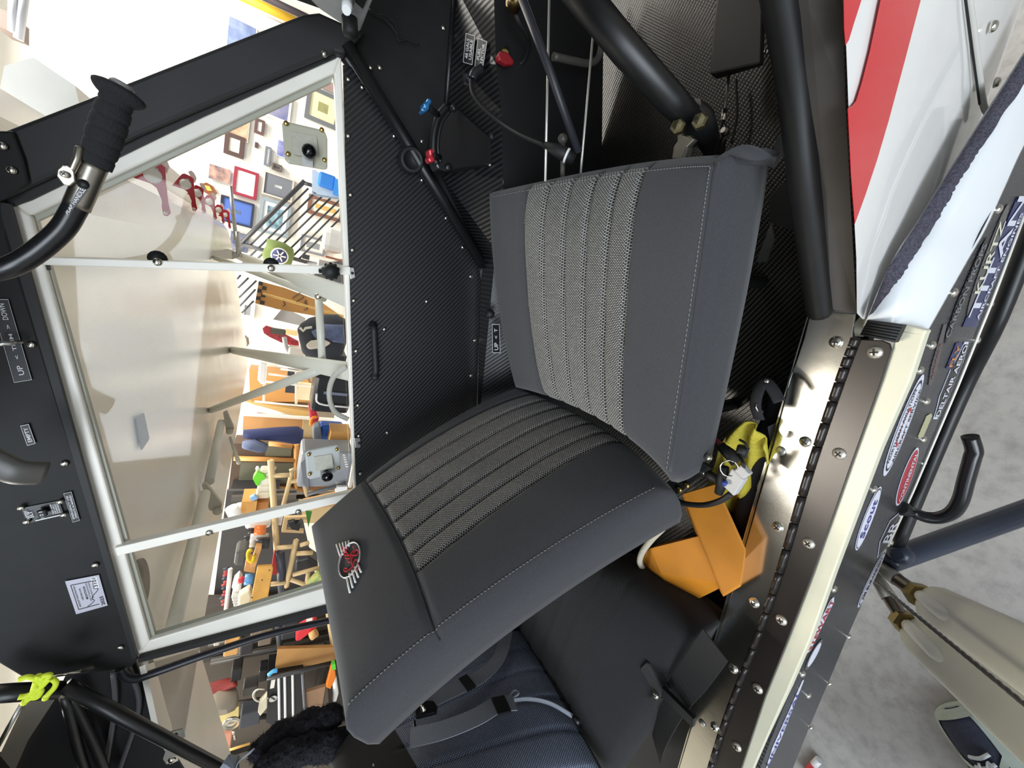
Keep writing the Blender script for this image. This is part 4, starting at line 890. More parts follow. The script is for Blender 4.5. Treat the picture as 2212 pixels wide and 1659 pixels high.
# ================================================================== front controls
st = thing('control_stick', 'thick black control stick tilting forward from its clevis ahead of the seat', 'control stick', tuple(L(.15, .36, -.7)))
m = MB().tube([A(1215, -60, z=-.30), A(1350, 105, z=-.36), A(1450, 215, z=-.42), A(1500, 268, z=-.46)], [.0165, .0165, .016, .0145], 16); m.tube([A(1490, 240, z=-.45), A(1512, 262, z=-.47), A(1530, 300, z=-.52), A(1535, 325, z=-.56)], [.0145, .017, .014, .010], 12); obj('stick_tube', m, BLKT, st)
m = MB().tube([A(1125, -10, y=.62), A(1190, 160, y=.60), A(1250, 330, y=.58)], .0065, 12); 
tb = obj('push_rod', m, mat('rod_dark_grey', '#303036', .4)); tag(tb, 'dark grey diagonal push rod behind the two thin cables', 'rod')
for p in ((1465, 208), (1512, 262), (1465, 274)):
    m = MB().lathe(A(*p, z=-.43), D(.1, -.5, 1), [(.0085, -.004), (.0085, .003), (.006, .006), (0, .007)], 6, smooth=False); obj('bolt', m, mat('bolt_gold', '#b3a983', .3, 1), st)
for dz, dx in ((0, 0), (-.03, 10)):
    m = MB(); m.prism(As([(1462+dx, 278), (1470+dx, 272), (1476+dx, 292), (1488+dx, 296), (1496+dx, 266), (1505+dx, 258), (1508+dx, 268), (1500+dx, 302), (1484+dx, 318), (1474+dx, 345), (1450+dx, 345), (1454+dx, 316), (1462+dx, 306)], z=-.475+dz), D(0, 0, -.008)); obj('clevis_plate', m, mat('clevis_grey', '#77746c', .35, .7), st, bevel=.002)
for i, (a, b, lb) in enumerate((((1187, -20), (1178, 392), 'left of two thin bright control cables running forward from the cushion'), ((1284, 40), (1254, 378), 'right of two thin bright control cables running forward from the cushion'))):
    m = MB().tube([A(*a, y=.66), A(*b, y=.60)], .0022, 8); o = obj('control_cable', m, mat('cable_bright', '#d8d6cf', .35, .6)); tag(o, lb, 'cable', 'control cables ahead of the seat')
m = MB().tube([A(1195, 122, y=.74), A(1240, 132, y=.74), A(1272, 137, y=.74), A(1292, 125, y=.74), A(1299, 95, y=.74), A(1298, 78, y=.74)], .007, 10, smooth_path=5); pd = obj('foot_bar', m, mat('bar_grey', '#4f4c47', .45)); tag(pd, 'dull grey bent bar in the dark footwell behind the cables', 'bar')
m = MB().tube(As([(1216, 310), (1215, 400)], y=.62), .0045, 8).ball(A(1216, 300, y=.62), .009, 10); vb = obj('valve_lever', m, mat('bar_grey', '#4f4c47', .45)); tag(vb, 'short grey upright rod beside the headset plug', 'rod')
# headset lead
hc = thing('headset_lead', 'black coiled lead with a plug and white ring hanging across the carbon console', 'lead', tuple(A(1100, 270, y=.7)))
m = MB().tube([A(1112, 20, y=.74), A(1120, 45, y=.74), A(1137, 75, y=.75), A(1142, 100, y=.77), A(1128, 135, y=.8), A(1090, 147, y=.82), A(1058, 150, y=.83)], .0045, 8, smooth_path=6).tube([A(1017, 172, y=.82), A(1020, 200, y=.8), A(1040, 230, y=.78), A(1085, 268, y=.74), A(1130, 295, y=.68), A(1178, 315, y=.62)], .004, 8, smooth_path=6); obj('lead_cable', m, RUB, hc)
m = MB().tube([A(1176, 314, y=.615), A(1200, 324, y=.6), A(1215, 331, y=.59), A(1240, 345, y=.58)], [.006, .010, .011, .009], 12); obj('plug', m, RUB, hc)
m = MB().tube([A(1222, 335, y=.582), A(1226, 337, y=.58)], .0118, 14); obj('white_ring', m, WHITE, hc)
m = MB().prism([A(1000, 160, y=.86), A(1002, 184, y=.86), A(1022, 190, y=.84), A(1024, 162, y=.84)], D(0, -.004, .002)).tube([A(1010, 172, y=.835), A(1022, 174, y=.82)], .006, 8); m.dome(A(1010, 166, y=.85), D(0, -1, .5), .004).dome(A(1010, 182, y=.85), D(0, -1, .5), .004)
m.tube([A(1020, 172, y=.82), A(1025, 158, y=.82), A(1040, 148, y=.82)], .009, 8, smooth_path=4); obj('cable_clamp', m, mat('clamp_dark', '#26262a', .3), hc)
m = MB().tube([A(1118, -30, y=.72), A(1114, 5, y=.72), A(1108, 14, y=.73)], .012, 10).tube([A(1098, 0, y=.73), A(1112, 6, y=.73)], .009, 10); fx = obj('hose_fitting', m, mat('fitting_brass', '#6b5a34', .35, .9)); tag(fx, 'dark brass hose fitting at the top of the footwell', 'fitting')
fv = thing('fuel_valve', 'red fuel selector handle on a brass stem in the dark footwell', 'valve', tuple(A(1090, 120, y=.8)))
m = MB().prism(As([(1076, 120), (1082, 108), (1098, 113), (1111, 130), (1110, 140), (1095, 140), (1078, 130)], y=.78), D(0, .014, 0)); obj('valve_handle', m, mat('valve_red', '#8d1c24', .4), fv, bevel=.003)
m = MB().tube([A(1091, 116, y=.785), A(1092, 106, y=.81)], .007, 10); obj('valve_stem', m, mat('fitting_brass', '#6b5a34', .35, .9), fv)
# throttle quadrant
tq = thing('throttle_quadrant', 'black throttle quadrant with a red and a blue lever on the carbon console', 'throttle', tuple(A(1010, 310, y=.85)))
m = MB().prism(As([(976, 225), (990, 232), (1052, 288), (1068, 300), (1076, 312), (1070, 334), (1066, 356), (965, 372), (946, 366), (937, 345), (935, 320), (938, 290), (946, 262), (960, 238)], y=.83), D(0, .035, 0)); obj('quadrant_housing', m, mat('quadrant_black', '#141416', .3), tq, bevel=.004)
m = MB().tube(As([(966, 230), (948, 252), (938, 285), (936, 325), (944, 356)], y=.835), .008, 8, smooth_path=5).tube(As([(972, 240), (956, 262), (948, 290), (946, 325), (952, 352)], y=.832), .004, 8, smooth_path=5); obj('slot_arc', m, BLKT, tq)
for pt, r, mm in (((1070, 320), .010, mat('bolt_gold', '#b3a983', .3, 1)), ((1062, 295), .008, RUB), ((979, 235), .006, BLKT), ((967, 362), .008, BLKT), ((1056, 357), .004, STEEL)):
    m = MB().lathe(A(*pt, y=.832), D(0, -1, 0), [(r, 0), (r, .005), (r*.6, .008), (0, .008)], 12); obj('bolt', m, mm, tq)
def lever(pts, stem, colr, nm, lb):
    m = MB().prism(As(pts, y=.79), D(0, .022, 0)); k = obj('lever_knob', m, mat(nm, colr, .22, .4), tq, lb, bevel=.003)
    m = MB().tube([A(*stem[0], y=.80), A(*stem[1], y=.835)], .006, 8); obj('lever_stem', m, BLKT, tq)
lever([(924, 210), (932, 213), (934, 222), (929, 226), (928, 236), (918, 244), (910, 237), (916, 231), (914, 222), (922, 219)], ((926, 232), (948, 250)), '#2f6ea3', 'lever_blue', 'blue scalloped lever knob')
lever([(926, 322), (936, 320), (938, 328), (935, 334), (942, 348), (930, 352), (924, 342), (928, 334)], ((934, 336), (950, 340)), '#c22f3a', 'lever_red', 'red scalloped lever knob')
# rudder pedal box and its cable
rb = thing('rudder_pedal', 'black box-shaped rudder pedal at the top of the carbon floor', 'pedal', tuple(A(1600, 80, z=-.7)))
m = MB(); hull(m, As([(1556, -60), (1648, -60), (1643, 138), (1612, 134), (1533, 162), (1540, 60)], z=-.62)+As([(1560, -60), (1656, -60), (1650, 142), (1545, 172)], z=-.66)); obj('pedal_box', m, mat('pedal_black', '#141413', .5), rb, bevel=.003)
m = MB().dome(A(1654, 112, z=-.70), D(0, 0, 1), .004); obj('screw', m, STEEL, rb)
sc = thing('rudder_cable', 'steel cable with swaged end running from the black pedal to a shackle', 'cable', tuple(A(1565, 220, z=-.64)))
m = MB().tube([A(1576, 148, z=-.64), A(1565, 240, z=-.63)], .0022, 8); obj('wire', m, mat('cable_steel', '#8d8a86', .4, .8), sc)
m = MB().tube([A(1565, 238, z=-.63), A(1561, 262, z=-.625)], .0042, 10); obj('ferrule', m, STEEL, sc)
m = MB().tube([A(1561, 260, z=-.62), A(1553, 290, z=-.61), A(1556, 300, z=-.61)], .0022, 6).tube([A(1561, 262, z=-.62), A(1570, 284, z=-.615)], .0022, 6).ball(A(1553, 292, z=-.61), .008, 10).ball(A(1566, 284, z=-.61), .007, 10); m.tube([A(1568, 286, z=-.615), A(1560, 300, z=-.62), A(1556, 335, z=-.63)], [.007, .006, .006], 8); obj('shackle', m, mat('shackle_steel', '#6f6d67', .3, .9), sc)
m = MB().tube(As([(1590, 172), (1592, 250), (1580, 310)], z=-.7), .0022, 6, smooth_path=4); obj('wire', m, RUB, sc)
# ================================================================== flap lever
fl_ = thing('flap_lever', 'curved flap lever with a ribbed black foam grip, top left of the window', 'lever', tuple(A(110, 420, y=.64)))
yv = .64
m = MB().tube([A(-90, 600, y=yv+.01), A(10, 580, y=yv), A(70, 550, y=yv), A(130, 500, y=yv), A(158, 458, y=yv), A(172, 428, y=yv)], .0105, 18, smooth_path=8); obj('lever_tube', m, mat('lever_heat_shrink', '#18181a', .3, noise=.2, nscale=200), fl_)
m = MB().tube([A(165, 448, y=yv), A(185, 402, y=yv), A(206, 352, y=yv)], .0112, 18, smooth_path=4); sb = obj('bare_tube', m, mat('tube_bare_steel', '#9b968c', .35, 1), fl_, 'bare steel end of the lever')
m = MB().lathe(A(180, 398, y=yv-.0112), D(0, -1, 0), [(.0035, -.002), (.005, .0006), (0, .0007)], 12); obj('hole', m, RUB, sb)
ga, gb = A(206, 358, y=yv), A(258, 200, y=yv); gd_ = gb-ga
prof = []
Lg = gd_.length
N = 50
for k in range(N+1):
    t = k/N; r = .0130 + .0022*math.sin(math.pi*min(1, t*1.1))
    for c_ in (.13, .29, .45, .61, .77): r -= .0018*math.exp(-((t-c_)/.012)**2)
    if t > .84: r = .0140+.0075*math.sin(min(1, (t-.84)/.1)*1.57)
    if t > .97: r -= .006*(t-.97)/.03
    prof.append((r, Lg*1.06*t))
m = MB().lathe(ga, gd_, [(.008, 0)]+prof+[(0.012, Lg*1.065), (0, Lg*1.06)], 28); obj('foam_grip', m, mat('foam_black', '#1e1e20', .95, bump=.35, nscale=400, noise=.1), fl_)
m = MB().lathe(ga+gd_*1.055, gd_, [(.010, 0), (.010, .004), (.008, .006), (0, .006)], 18); obj('end_button', m, mat('button_grey', '#8a8a88', .4), fl_)
m = MB().prism(As([(122, 380), (124, 366), (134, 358), (146, 358), (156, 364), (160, 372), (162, 392), (150, 402), (136, 398)], y=yv-.014), D(0, .003, 0)).tube([A(152, 375, y=yv-.01), A(166, 345, y=yv-.012), A(172, 318, y=yv-.01)], .0035, 8); cl_ = obj('trigger_plate', m, mat('plate_nickel', '#a9a294', .3, .9), fl_, bevel=.0008)
screws([(141, 377)], .0036, cl_, y=yv-.0145, m=mat('screw_pale', '#d9d2c4', .35, .7), cross=True)
lb_q = [A(162, 452, y=yv-.0115), A(183, 406, y=yv-.0115), A(173, 402, y=yv-.0115), A(153, 446, y=yv-.0115)]
m = MB(); ls = [[], []]
lf = quadfn(*[A(158, 452, y=yv-.0122), A(190, 410, y=yv-.0122), A(172, 404, y=yv-.0122), A(149, 444, y=yv-.0122)])
fl0 = obj('lever_label', MB().prism([lf(0, 0), lf(1, 0), lf(1, 1), lf(0, 1)], D(0, .0008, 0)), mat('label_black', '#17171a', .4), fl_)
b = MB(); text_on(b, 'FLAP HANDLE', [lf(-.35, 0), lf(1, 0), lf(1, 1), lf(-.35, 1)], D(0, -.0008, 0), (.02, .16, .98, .84)); obj('lettering', b, LET, fl0)
# second lever end on the wing root panel
m = MB().tube([A(-40, 985, y=.80), A(0, 1004, y=.80), A(40, 1020, y=.80), A(96, 1022, y=.81)], .017, 12, smooth_path=5, flat=(.010, .020, D(0, 1, 0))); l2 = obj('trim_lever', m, mat('lever_grey', '#4b4945', .4)); tag(l2, 'short grey lever end on the black wing root panel, left edge of photo', 'lever')
# ================================================================== rear of the cabin
m = MB().prism([L(-1.2, .96, .14), L(-1.2, .96, .62), L(-1.2, .2, .62), L(-1.2, .2, -.4), L(-1.2, .74, -.4)], D(-.01, 0, 0))
m.b.free(); m = MB().prism(As([(140, 1462), (290, 1428), (312, 1480), (345, 1580), (420, 1700), (-30, 1760), (60, 1600), (128, 1488)], y=.958), D(0, .006, 0)); obj('rear_bulkhead', m, mat('bulkhead_black', '#17171a', .8, noise=.15, nscale=14), AP, 'black fabric rear bulkhead behind the frame tubes')
m = MB().prism(As([(52, 1520), (130, 1494), (60, 1600), (-10, 1760), (-60, 1700), (-5, 1640)], y=.945), D(0, .006, 0)); obj('headliner', m, mat('headliner_grey', '#7a7468', .8), AP)
m = MB().tube(As([(48, 1518), (-20, 1640)], y=.935), .004, 8); obj('skylight_trim', m, ALU, AP)
m = MB().tube([A(-40, 1500, y=.86), A(132, 1490, y=.88)], .0145, 14); obj('frame_tube', m, BLKT, AP)
m = MB().tube([A(140, 1480, y=.88), A(260, 1545, y=.85), A(500, 1672, y=.80)], .0125, 14); obj('frame_tube', m, BLKT, AP, 'black diagonal frame tube across the rear cabin')
for pts, y, r in (([(140, 1500), (170, 1620), (190, 1680)], .91, .0085), ([(150, 1496), (200, 1600), (235, 1690)], .915, .0085), ([(245, 1450), (248, 1530), (225, 1680)], .945, .005), ([(278, 1440), (300, 1530), (252, 1680)], .945, .005)):
    m = MB().tube(As(pts, y=y), r, 8, smooth_path=5); obj('frame_tube', m, mat('tube_grey', '#4f4f52', .5) if r < .006 else BLKT, AP)
m = MB().tube([A(259, 1444, y=.93), A(270, 1460, y=.93), A(290, 1466, y=.93), A(320, 1458, y=.93), A(450, 1412, y=.93), A(590, 1368, y=.93), A(740, 1334, y=.93)], .0085, 10, smooth_path=6); obj('grab_rail', m, mat('rail_blue_black', '#24252c', .4), AP, 'thin black bent rail below the window')
m = MB().prism(As([(298, 1424), (300, 1432), (735, 1318), (735, 1306)], y=.925), D(0, .012, 0)); obj('rubber_seal', m, RUB, AP)
m = MB().tube([A(108, 1462, y=.9), A(175, 1449, y=.9)], .003, 8).prism(As([(174, 1446), (200, 1440), (204, 1444), (176, 1452)], y=.9), D(0, .004, 0)); hk = obj('latch_rod', m, STEEL, AP)
m = MB().tube([A(345, 1590, y=.86), A(365, 1594, y=.85), A(378, 1590, y=.84)], .006, 8); obj('tube_clip', m, STEEL, AP)
m = MB().dome(A(372, 1642, y=.85), D(0, -1, 0), .008); obj('bolt', m, STEEL, AP)
m = MB().prism(As([(355, 1600), (370, 1582), (394, 1576), (400, 1592), (385, 1600)], y=.9), D(0, .004, 0)).prism(As([(352, 1640), (360, 1615), (382, 1630), (360, 1652)], y=.9), D(0, .004, 0)); obj('tube_gusset', m, mat('gusset_grey', '#8d8b82', .5), AP)
NEO = mat('neon_cord', '#d2e534', .6)
nc = thing('paracord', 'neon yellow cord knotted around the black tube in the lower left corner', 'cord', tuple(A(85, 1480, y=.86)))
yc_ = .83
m = MB()
for pts in ([(40, 1468), (60, 1462), (75, 1466), (85, 1468), (95, 1460), (108, 1458), (100, 1468), (88, 1474), (95, 1482)], [(78, 1470), (72, 1490), (68, 1498), (55, 1504), (40, 1506)], [(108, 1464), (95, 1478), (80, 1492), (72, 1502), (86, 1498), (88, 1490), (76, 1486), (70, 1498)], [(112, 1466), (121, 1474), (117, 1486), (106, 1498), (98, 1508)], [(52, 1518), (66, 1508), (80, 1506), (88, 1496)], [(84, 1458), (80, 1468), (92, 1470), (90, 1460)]):
    m.tube(As(pts, y=yc_), .0042, 8, smooth_path=5)
obj('cord', m, NEO, nc)
m = MB().ball(A(99, 1507, y=yc_), .0055, 8).ball(A(53, 1517, y=yc_), .0055, 8); obj('cord_end', m, NEO, nc)

placard('trim_placard', [A(1080, 762, y=.82), A(1078, 700, y=.82), A(1062, 700, y=.82), A(1063, 762, y=.82)], ['UP', '<  T'], None, 'small black placard reading UP beside the front cushion', boxes=[(.1, .25, .36, .75), (.5, .3, .85, .7)], t=.05, asp=3)
# ================================================================== left wing with slat brackets and struts
WG = mat('wing_cream_gloss', '#e4e0d4', .22, noise=.02, nscale=3, bump=.06, spec=.45)
def wingnoise():
    nt = WG.node_tree
    for n in nt.nodes:
        if n.type == 'BUMP': n.inputs['Strength'].default_value = .5; n.inputs['Distance'].default_value = .012
        if n.type == 'TEX_NOISE': n.inputs['Scale'].default_value = 3.2; n.inputs['Detail'].default_value = 1
wingnoise()
wz = lambda y: .318-.0105*y
def sect(y):
    z = wz(y); return [L(x, y, z+dz) for x, dz in ((-1.25, .012), (-1.25, .0), (-.6, .0), (.05, .0), (.17, .012), (.235, .045), (.25, .085), (.2, .13), (-.1, .18), (-.6, .14))]
m = MB().loft([sect(y) for y in (.975, 2.0, 3.0, 4.0, 4.8, 5.2)], 0, False); 
wing = obj('wing', m, WG, AP, 'glossy cream wing underside seen through the far window')
for f in wing.data.polygons: f.use_smooth = False
WPL = ((0, .0105, 1), .318)
wp = lambda px, py, o=0: A(px, py, pl=((0, .0105, 1), .318-o))
# lead edge slat and its red brackets
m = MB().loft([[L(.30+a, y, wz(y)+.10+b) for a, b in ((-.10, .02), (-.02, -.06), (.05, -.06), (.09, -.0), (.06, .05), (0, .07))] for y in (1.5, 5.2)], 0, False); obj('wing_slat', m, CREAM, AP)
RG = mat('bracket_red', '#c3202b', .3)
for k, (y, s, ox, oy) in enumerate(((1.62, 1.0, 0, 0), (2.2, .66, 398, 395), (2.75, .5, 424, 415), (3.3, .44, 450, 434), (3.9, .34, 471, 452), (4.6, .34, 485, 463))):
    base = [(286, 383), (318, 346), (327, 344), (345, 352), (357, 362), (358, 392), (364, 440), (369, 460), (362, 467), (353, 465), (349, 446), (350, 434), (338, 406), (325, 396)]
    pts = base if k == 0 else [(ox+(px-326)*s, oy+(py-375)*s) for px, py in base]
    m = MB().prism(As(pts, y=y), D(0, .006, 0)); br = obj('slat_bracket', m, RG, AP, 'red slat bracket with a round lightening hole')
    c = (330, 379) if k == 0 else (ox+(330-326)*s, oy+(379-375)*s)
    m = MB().lathe(A(*c, y=y-.002), D(0, -1, 0), [(.021 if k == 0 else .019, -.004), (.021 if k == 0 else .019, .001), (0, .001)], 18); obj('lightening_hole', m, CREAM, br)
    for q in ((337, 366), (358, 460)):
        q = q if k == 0 else (ox+(q[0]-326)*s, oy+(q[1]-375)*s)
        m = MB().dome(A(*q, y=y), D(0, -1, 0), .006); obj('bolt', m, STEEL, br)
    # cream lug above each bracket
    pts = [(338, 338), (350, 334), (360, 345), (366, 360), (360, 376), (354, 362), (344, 350)]
    pts = pts if k == 0 else [(ox+(px-326)*s, oy+(py-375)*s) for px, py in pts]
    m = MB().prism(As(pts, y=y+.02), D(0, .008, 0)); obj('slat_lug', m, CREAM, AP)
STL = mat('strut_left_cream', '#dcdccf', .35)
def flat_strut(nm, pts, w_, t_, lb=None):
    m = MB().tube(pts, 1, 14, flat=(t_, w_, D(0, .3, 1))); return obj(nm, m, STL, AP, lb)
flat_strut('lift_strut', [A(770, 648, y=1.06), wp(494, 545, .01)], .030, .016, 'cream lift strut outside the far window, forward of two')
flat_strut('lift_strut', [A(775, 806, y=1.06), wp(500, 756, .01)], .027, .016, 'cream lift strut outside the far window, aft of two')
flat_strut('lift_strut', [A(700, 642, y=1.5), wp(462, 556, .01)], .016, .010)
m = MB().tube([A(688, 640, y=1.42), A(697, 800, y=1.4)], .012, 10); obj('jury_strut', m, STL, AP)
m = MB().tube([A(694, 797, y=1.4), wp(456, 886, .01)], .016, 12); obj('jury_strut', m, STL, AP)
for p, y in (((688, 640), 1.40), ((700, 795), 1.38)):
    m = MB().lathe(A(*p, y=y), D(0, -1, 0), [(.012, 0), (.012, .012), (.005, .015), (0, .015)], 10); obj('strut_bolt', m, STEEL, AP)
m = MB().tube([wp(368, 1385, .03), wp(388, 1300, .03), wp(443, 1066, .03)], .017, 12); obj('flap_tube', m, STL, AP, 'thin cream flap tube under the wing')
m = MB().tube([wp(452, 1040, .03), wp(478, 912, .03)], .017, 12); obj('flap_tube', m, STL, AP)
HG = mat('hinge_cream', '#bdb9a8', .5)
for pts, y in (([(436, 1048), (446, 1046), (480, 1090), (474, 1108), (452, 1102)], 1.72), ([(482, 892), (490, 888), (506, 925), (500, 936), (488, 930)], 2.3)):
    m = MB().prism(As(pts, y=y), D(0, .02, 0)).lathe(A(pts[3][0]-4, pts[3][1]-4, y=y-.005), D(0, -1, 0), [(.016, 0), (.016, .004), (0, .005)], 12); obj('hinge_bracket', m, HG, AP)
m = MB().tube([A(497, 945, y=2.35), A(516, 1000, y=2.6), A(513, 1002, y=2.6)], [.006, .012, .003], 8); obj('flap_arm', m, HG, AP)
m = MB().prism([wp(291, 903, .004), wp(308, 892, .004), wp(320, 948, .004), wp(304, 972, .004)], D(0, 0, -.003)); obj('inspection_patch', m, mat('patch_grey', '#5b594f', .6), AP)
m = MB().lathe(wp(304, 1257, .004), D(0, 0, -1), [(.05, 0), (.05, .004), (0, .006)], 22); obj('inspection_cover', m, mat('cover_grey', '#6a675d', .4, .5), AP)
m = MB().tube([A(498, 402, y=3.4), A(510, 520, y=3.4)], .012, 8); pt = obj('pitot_mast', m, ALU, AP)
m = MB().prism(As([(500, 543), (520, 546), (517, 555), (503, 560)], y=3.4), D(0, .04, 0)).tube([A(512, 500, y=3.4), A(516, 548, y=3.4)], .016, 8); obj('pitot_head', m, ALU, AP)
m = MB().prism(As([(395, 543), (505, 540), (502, 560), (395, 553)], y=3.4), D(0, .05, 0)); obj('wing_tank_fairing', m, CREAM, AP)
m = MB().tube([A(750, 792, y=1.08), A(722, 812, y=1.1), A(711, 850, y=1.12), A(722, 888, y=1.1), A(752, 906, y=1.08)], .007, 8, smooth_path=6); obj('vent_hose', m, mat('hose_grey', '#b9b9b0', .5), AP)
m = MB().prism([wp(314, 1436), wp(345, 1580), wp(420, 1700), wp(520, 1700), wp(430, 1400)], D(0, 0, .01)); obj('wing_root_fairing', m, WG, AP)
# ================================================================== hangar behind
def wq(p1, p2, y):
    a, b = W(*p1, y=y), W(*p2, y=y); return min(a.x, b.x), max(a.x, b.x), min(a.z, b.z), max(a.z, b.z)
def wbx(m, p1, p2, y, d, mi=0, inset=0):
    x0, x1, z0, z1 = wq(p1, p2, y); x0 += inset; x1 -= inset; z0 += inset; z1 -= inset
    m.box(((x0+x1)/2, y+d/2, (z0+z1)/2), ((x1-x0)/2, 0, 0), (0, d/2, 0), (0, 0, (z1-z0)/2), mi); return x0, x1, z0, z1
def WB(name, p1, p2, y, d, mt, label=None, cat=None, group=None, parent=None, bevel=0):
    m = MB(); wbx(m, p1, p2, y, d); o = obj(name, m, mt, parent, bevel=bevel)
    return tag(o, label, cat, group) if parent is None else tag(o, label)
def WP(name, pts, y, d, mt, label=None, cat=None, group=None, parent=None, bevel=0):
    m = MB().prism(Ws(pts, y=y), V((0, d, 0))); o = obj(name, m, mt, parent, bevel=bevel)
    return tag(o, label, cat, group)
def WR(name, pts, y, r, mt, label=None, cat=None, group=None, parent=None, sp=0, seg=8):
    m = MB().tube([W(p[0], p[1], y=p[2] if len(p) > 2 else y) for p in pts], r, seg, smooth_path=sp); o = obj(name, m, mt, parent)
    return tag(o, label, cat, group)
def hub(name, label, cat, p, y, group=None): return thing(name, label, cat, tuple(W(*p, y=y)), group)
def K(h, r=.6): return mat('paint_'+h.strip('#'), h, r)
def art(name, c1, c2, sc):
    return mat(name, c1, .5, col2=c2, nscale=sc)
PG = 'pictures on the white hangar wall'
def picture(p1, p2, fr, border, prm, label, fw=.03, mats_w=.06, y=6.955):
    x0, x1, z0, z1 = wq(p1, p2, y); c = thing('picture_frame', label, 'picture', ((x0+x1)/2, y, z0), PG)
    if fr:
        m = MB(); d = .022
        for a0, a1, b0, b1 in ((x0, x1, z0, z0+fw), (x0, x1, z1-fw, z1), (x0, x0+fw, z0+fw, z1-fw), (x1-fw, x1, z0+fw, z1-fw)):
            m.box(((a0+a1)/2, y+.01, (b0+b1)/2), ((a1-a0)/2, 0, 0), (0, d, 0), (0, 0, (b1-b0)/2))
        obj('frame', m, fr, c)
    else: fw = 0
    m = MB(); m.box(((x0+x1)/2, y+.012, (z0+z1)/2), ((x1-x0)/2-fw, 0, 0), (0, .008, 0), (0, 0, (z1-z0)/2-fw)); obj('mount', m, border, c)
    w_ = fw+mats_w
    m = MB(); m.box(((x0+x1)/2, y+.008, (z0+z1)/2), ((x1-x0)/2-w_, 0, 0), (0, .006, 0), (0, 0, (z1-z0)/2-w_)); obj('print', m, prm, c)
    return c
PAP = K('#f2efe6'); 
picture((487, 283), (525, 344), K('#4d3733'), K('#efe8d4'), art('art_ink', '#e8e2d0', '#3c3a3a', 9), 'dark wood framed ink drawing left of the metal vent plate', .05, .06)
picture((552, 254), (569, 293), K('#5d4340'), PAP, K('#f4f2ee'), 'small brown frame with a white sheet above the vent plate', .03, .01)
picture((559, 243), (632, 212), None, K('#e9e6e2'), art('art_blue_red', '#5d6590', '#a9a3b4', 3), 'unframed blue poster with red figures under the window edge', 0, .03)
picture((666, 181), (728, 282), K('#6b6f74'), K('#e9e0b4'), art('art_meadow', '#6d7648', '#b9b07a', 4), 'large grey framed landscape beside the black carbon panel', .05, .1)
picture((692, 166), (730, 205), None, K('#a9a098'), art('art_dusk', '#8b8680', '#b98a86', 5), 'small dusky photo at the top corner of the window', 0, .01)
picture((487, 99), (556, 61), None, K('#dfe3ec'), art('art_sky', '#4e6698', '#9aa8c8', 4), 'blue sky poster seen through the windshield', 0, .012)
picture((476, 288), (542, 243), None, K('#dccfba'), art('art_tan', '#c9b294', '#8a6a4a', 6), 'tan and brown wall map next to the window frame', 0, .01)
picture((574, 315), (582, 360), K('#6f7480'), PAP, K('#e4e4e0'), 'narrow grey framed certificate left of the small dark plaque', .02, .04)
picture((589, 351), (608, 372), K('#5a4f48'), K('#8a8070'), K('#3c3f48'), 'small dark plaque under the metal vent plate', .015, .012)
picture((600, 300), (616, 342), None, K('#b9bdd4'), art('art_violet', '#5a5f9c', '#a9abd0', 6), 'violet blue photo partly behind the vent plate', 0, .01)
picture((571, 367), (630, 438), K('#cbbfb4'), K('#6f737b'), art('art_bw', '#e4e4e0', '#4a4d52', 10), 'grey matted black and white photo under the plaque', .02, .12)
picture((507, 358), (553, 433), K('#8f1f38'), PAP, art('art_paper', '#f4f1ea', '#d8d4d0', 14), 'red framed certificate on the white wall', .035, .02)
picture((452, 352), (496, 399), None, K('#b8c4cc'), art('art_portrait', '#c79a88', '#3c4450', 8), 'small colour photo above the dark blue frame', 0, .005)
picture((478, 420), (544, 494), K('#1f2740'), K('#4a68b4'), art('art_patch', '#46566e', '#5d6c84', 5), 'blue mounted frame with white specks beside the red brackets', .025, .12)
picture((564, 424), (621, 516), K('#8d9aa4'), K('#e6ebec'), art('art_ice', '#9cc4d4', '#3f5560', 9), 'icy blue abstract picture behind the stair rail', .04, .05)
picture((499, 498), (534, 547), None, K('#5a6070'), art('art_navy', '#3a4666', '#8a8c98', 9), 'dark navy photo at the wing tip end', 0, .01)
picture((668, 418), (738, 482), K('#7d5648'), K('#f0ead6'), art('art_orange', '#e9c07a', '#c99a5a', 9), 'brown framed cartoon print behind the rails', .05, .05)
picture((652, 505), (700, 555), K('#7c8088'), K('#e6e4de'), K('#8b8f94'), 'grey framed window picture behind the green bag', .03, .05)
for p1, p2, lb in (((522, 650), (548, 690), 'small white framed grey panel by the wing edge'),): picture(p1, p2, K('#f4f2ee'), K('#e8e6e2'), K('#85878a'), lb, .04, .01)
m = MB(); wbx(m, (551, 306), (557, 320), 6.95, .04); tag(obj('wall_hook', m, K('#4a3436')), 'tiny dark hook on the white wall below the brown frame', 'hook')
gt = hub('guitar', 'brown guitar hanging on the wall next to the slat brackets', 'guitar', (455, 410), 6.9)
WP('guitar_body', [(432, 398), (446, 394), (460, 402), (467, 416), (460, 424), (446, 418), (436, 412)], 6.88, .08, K('#7a4420', .3), parent=gt)
WP('pickguard', [(442, 400), (452, 402), (458, 412), (448, 412)], 6.875, .01, K('#e0b04a', .4), parent=gt)
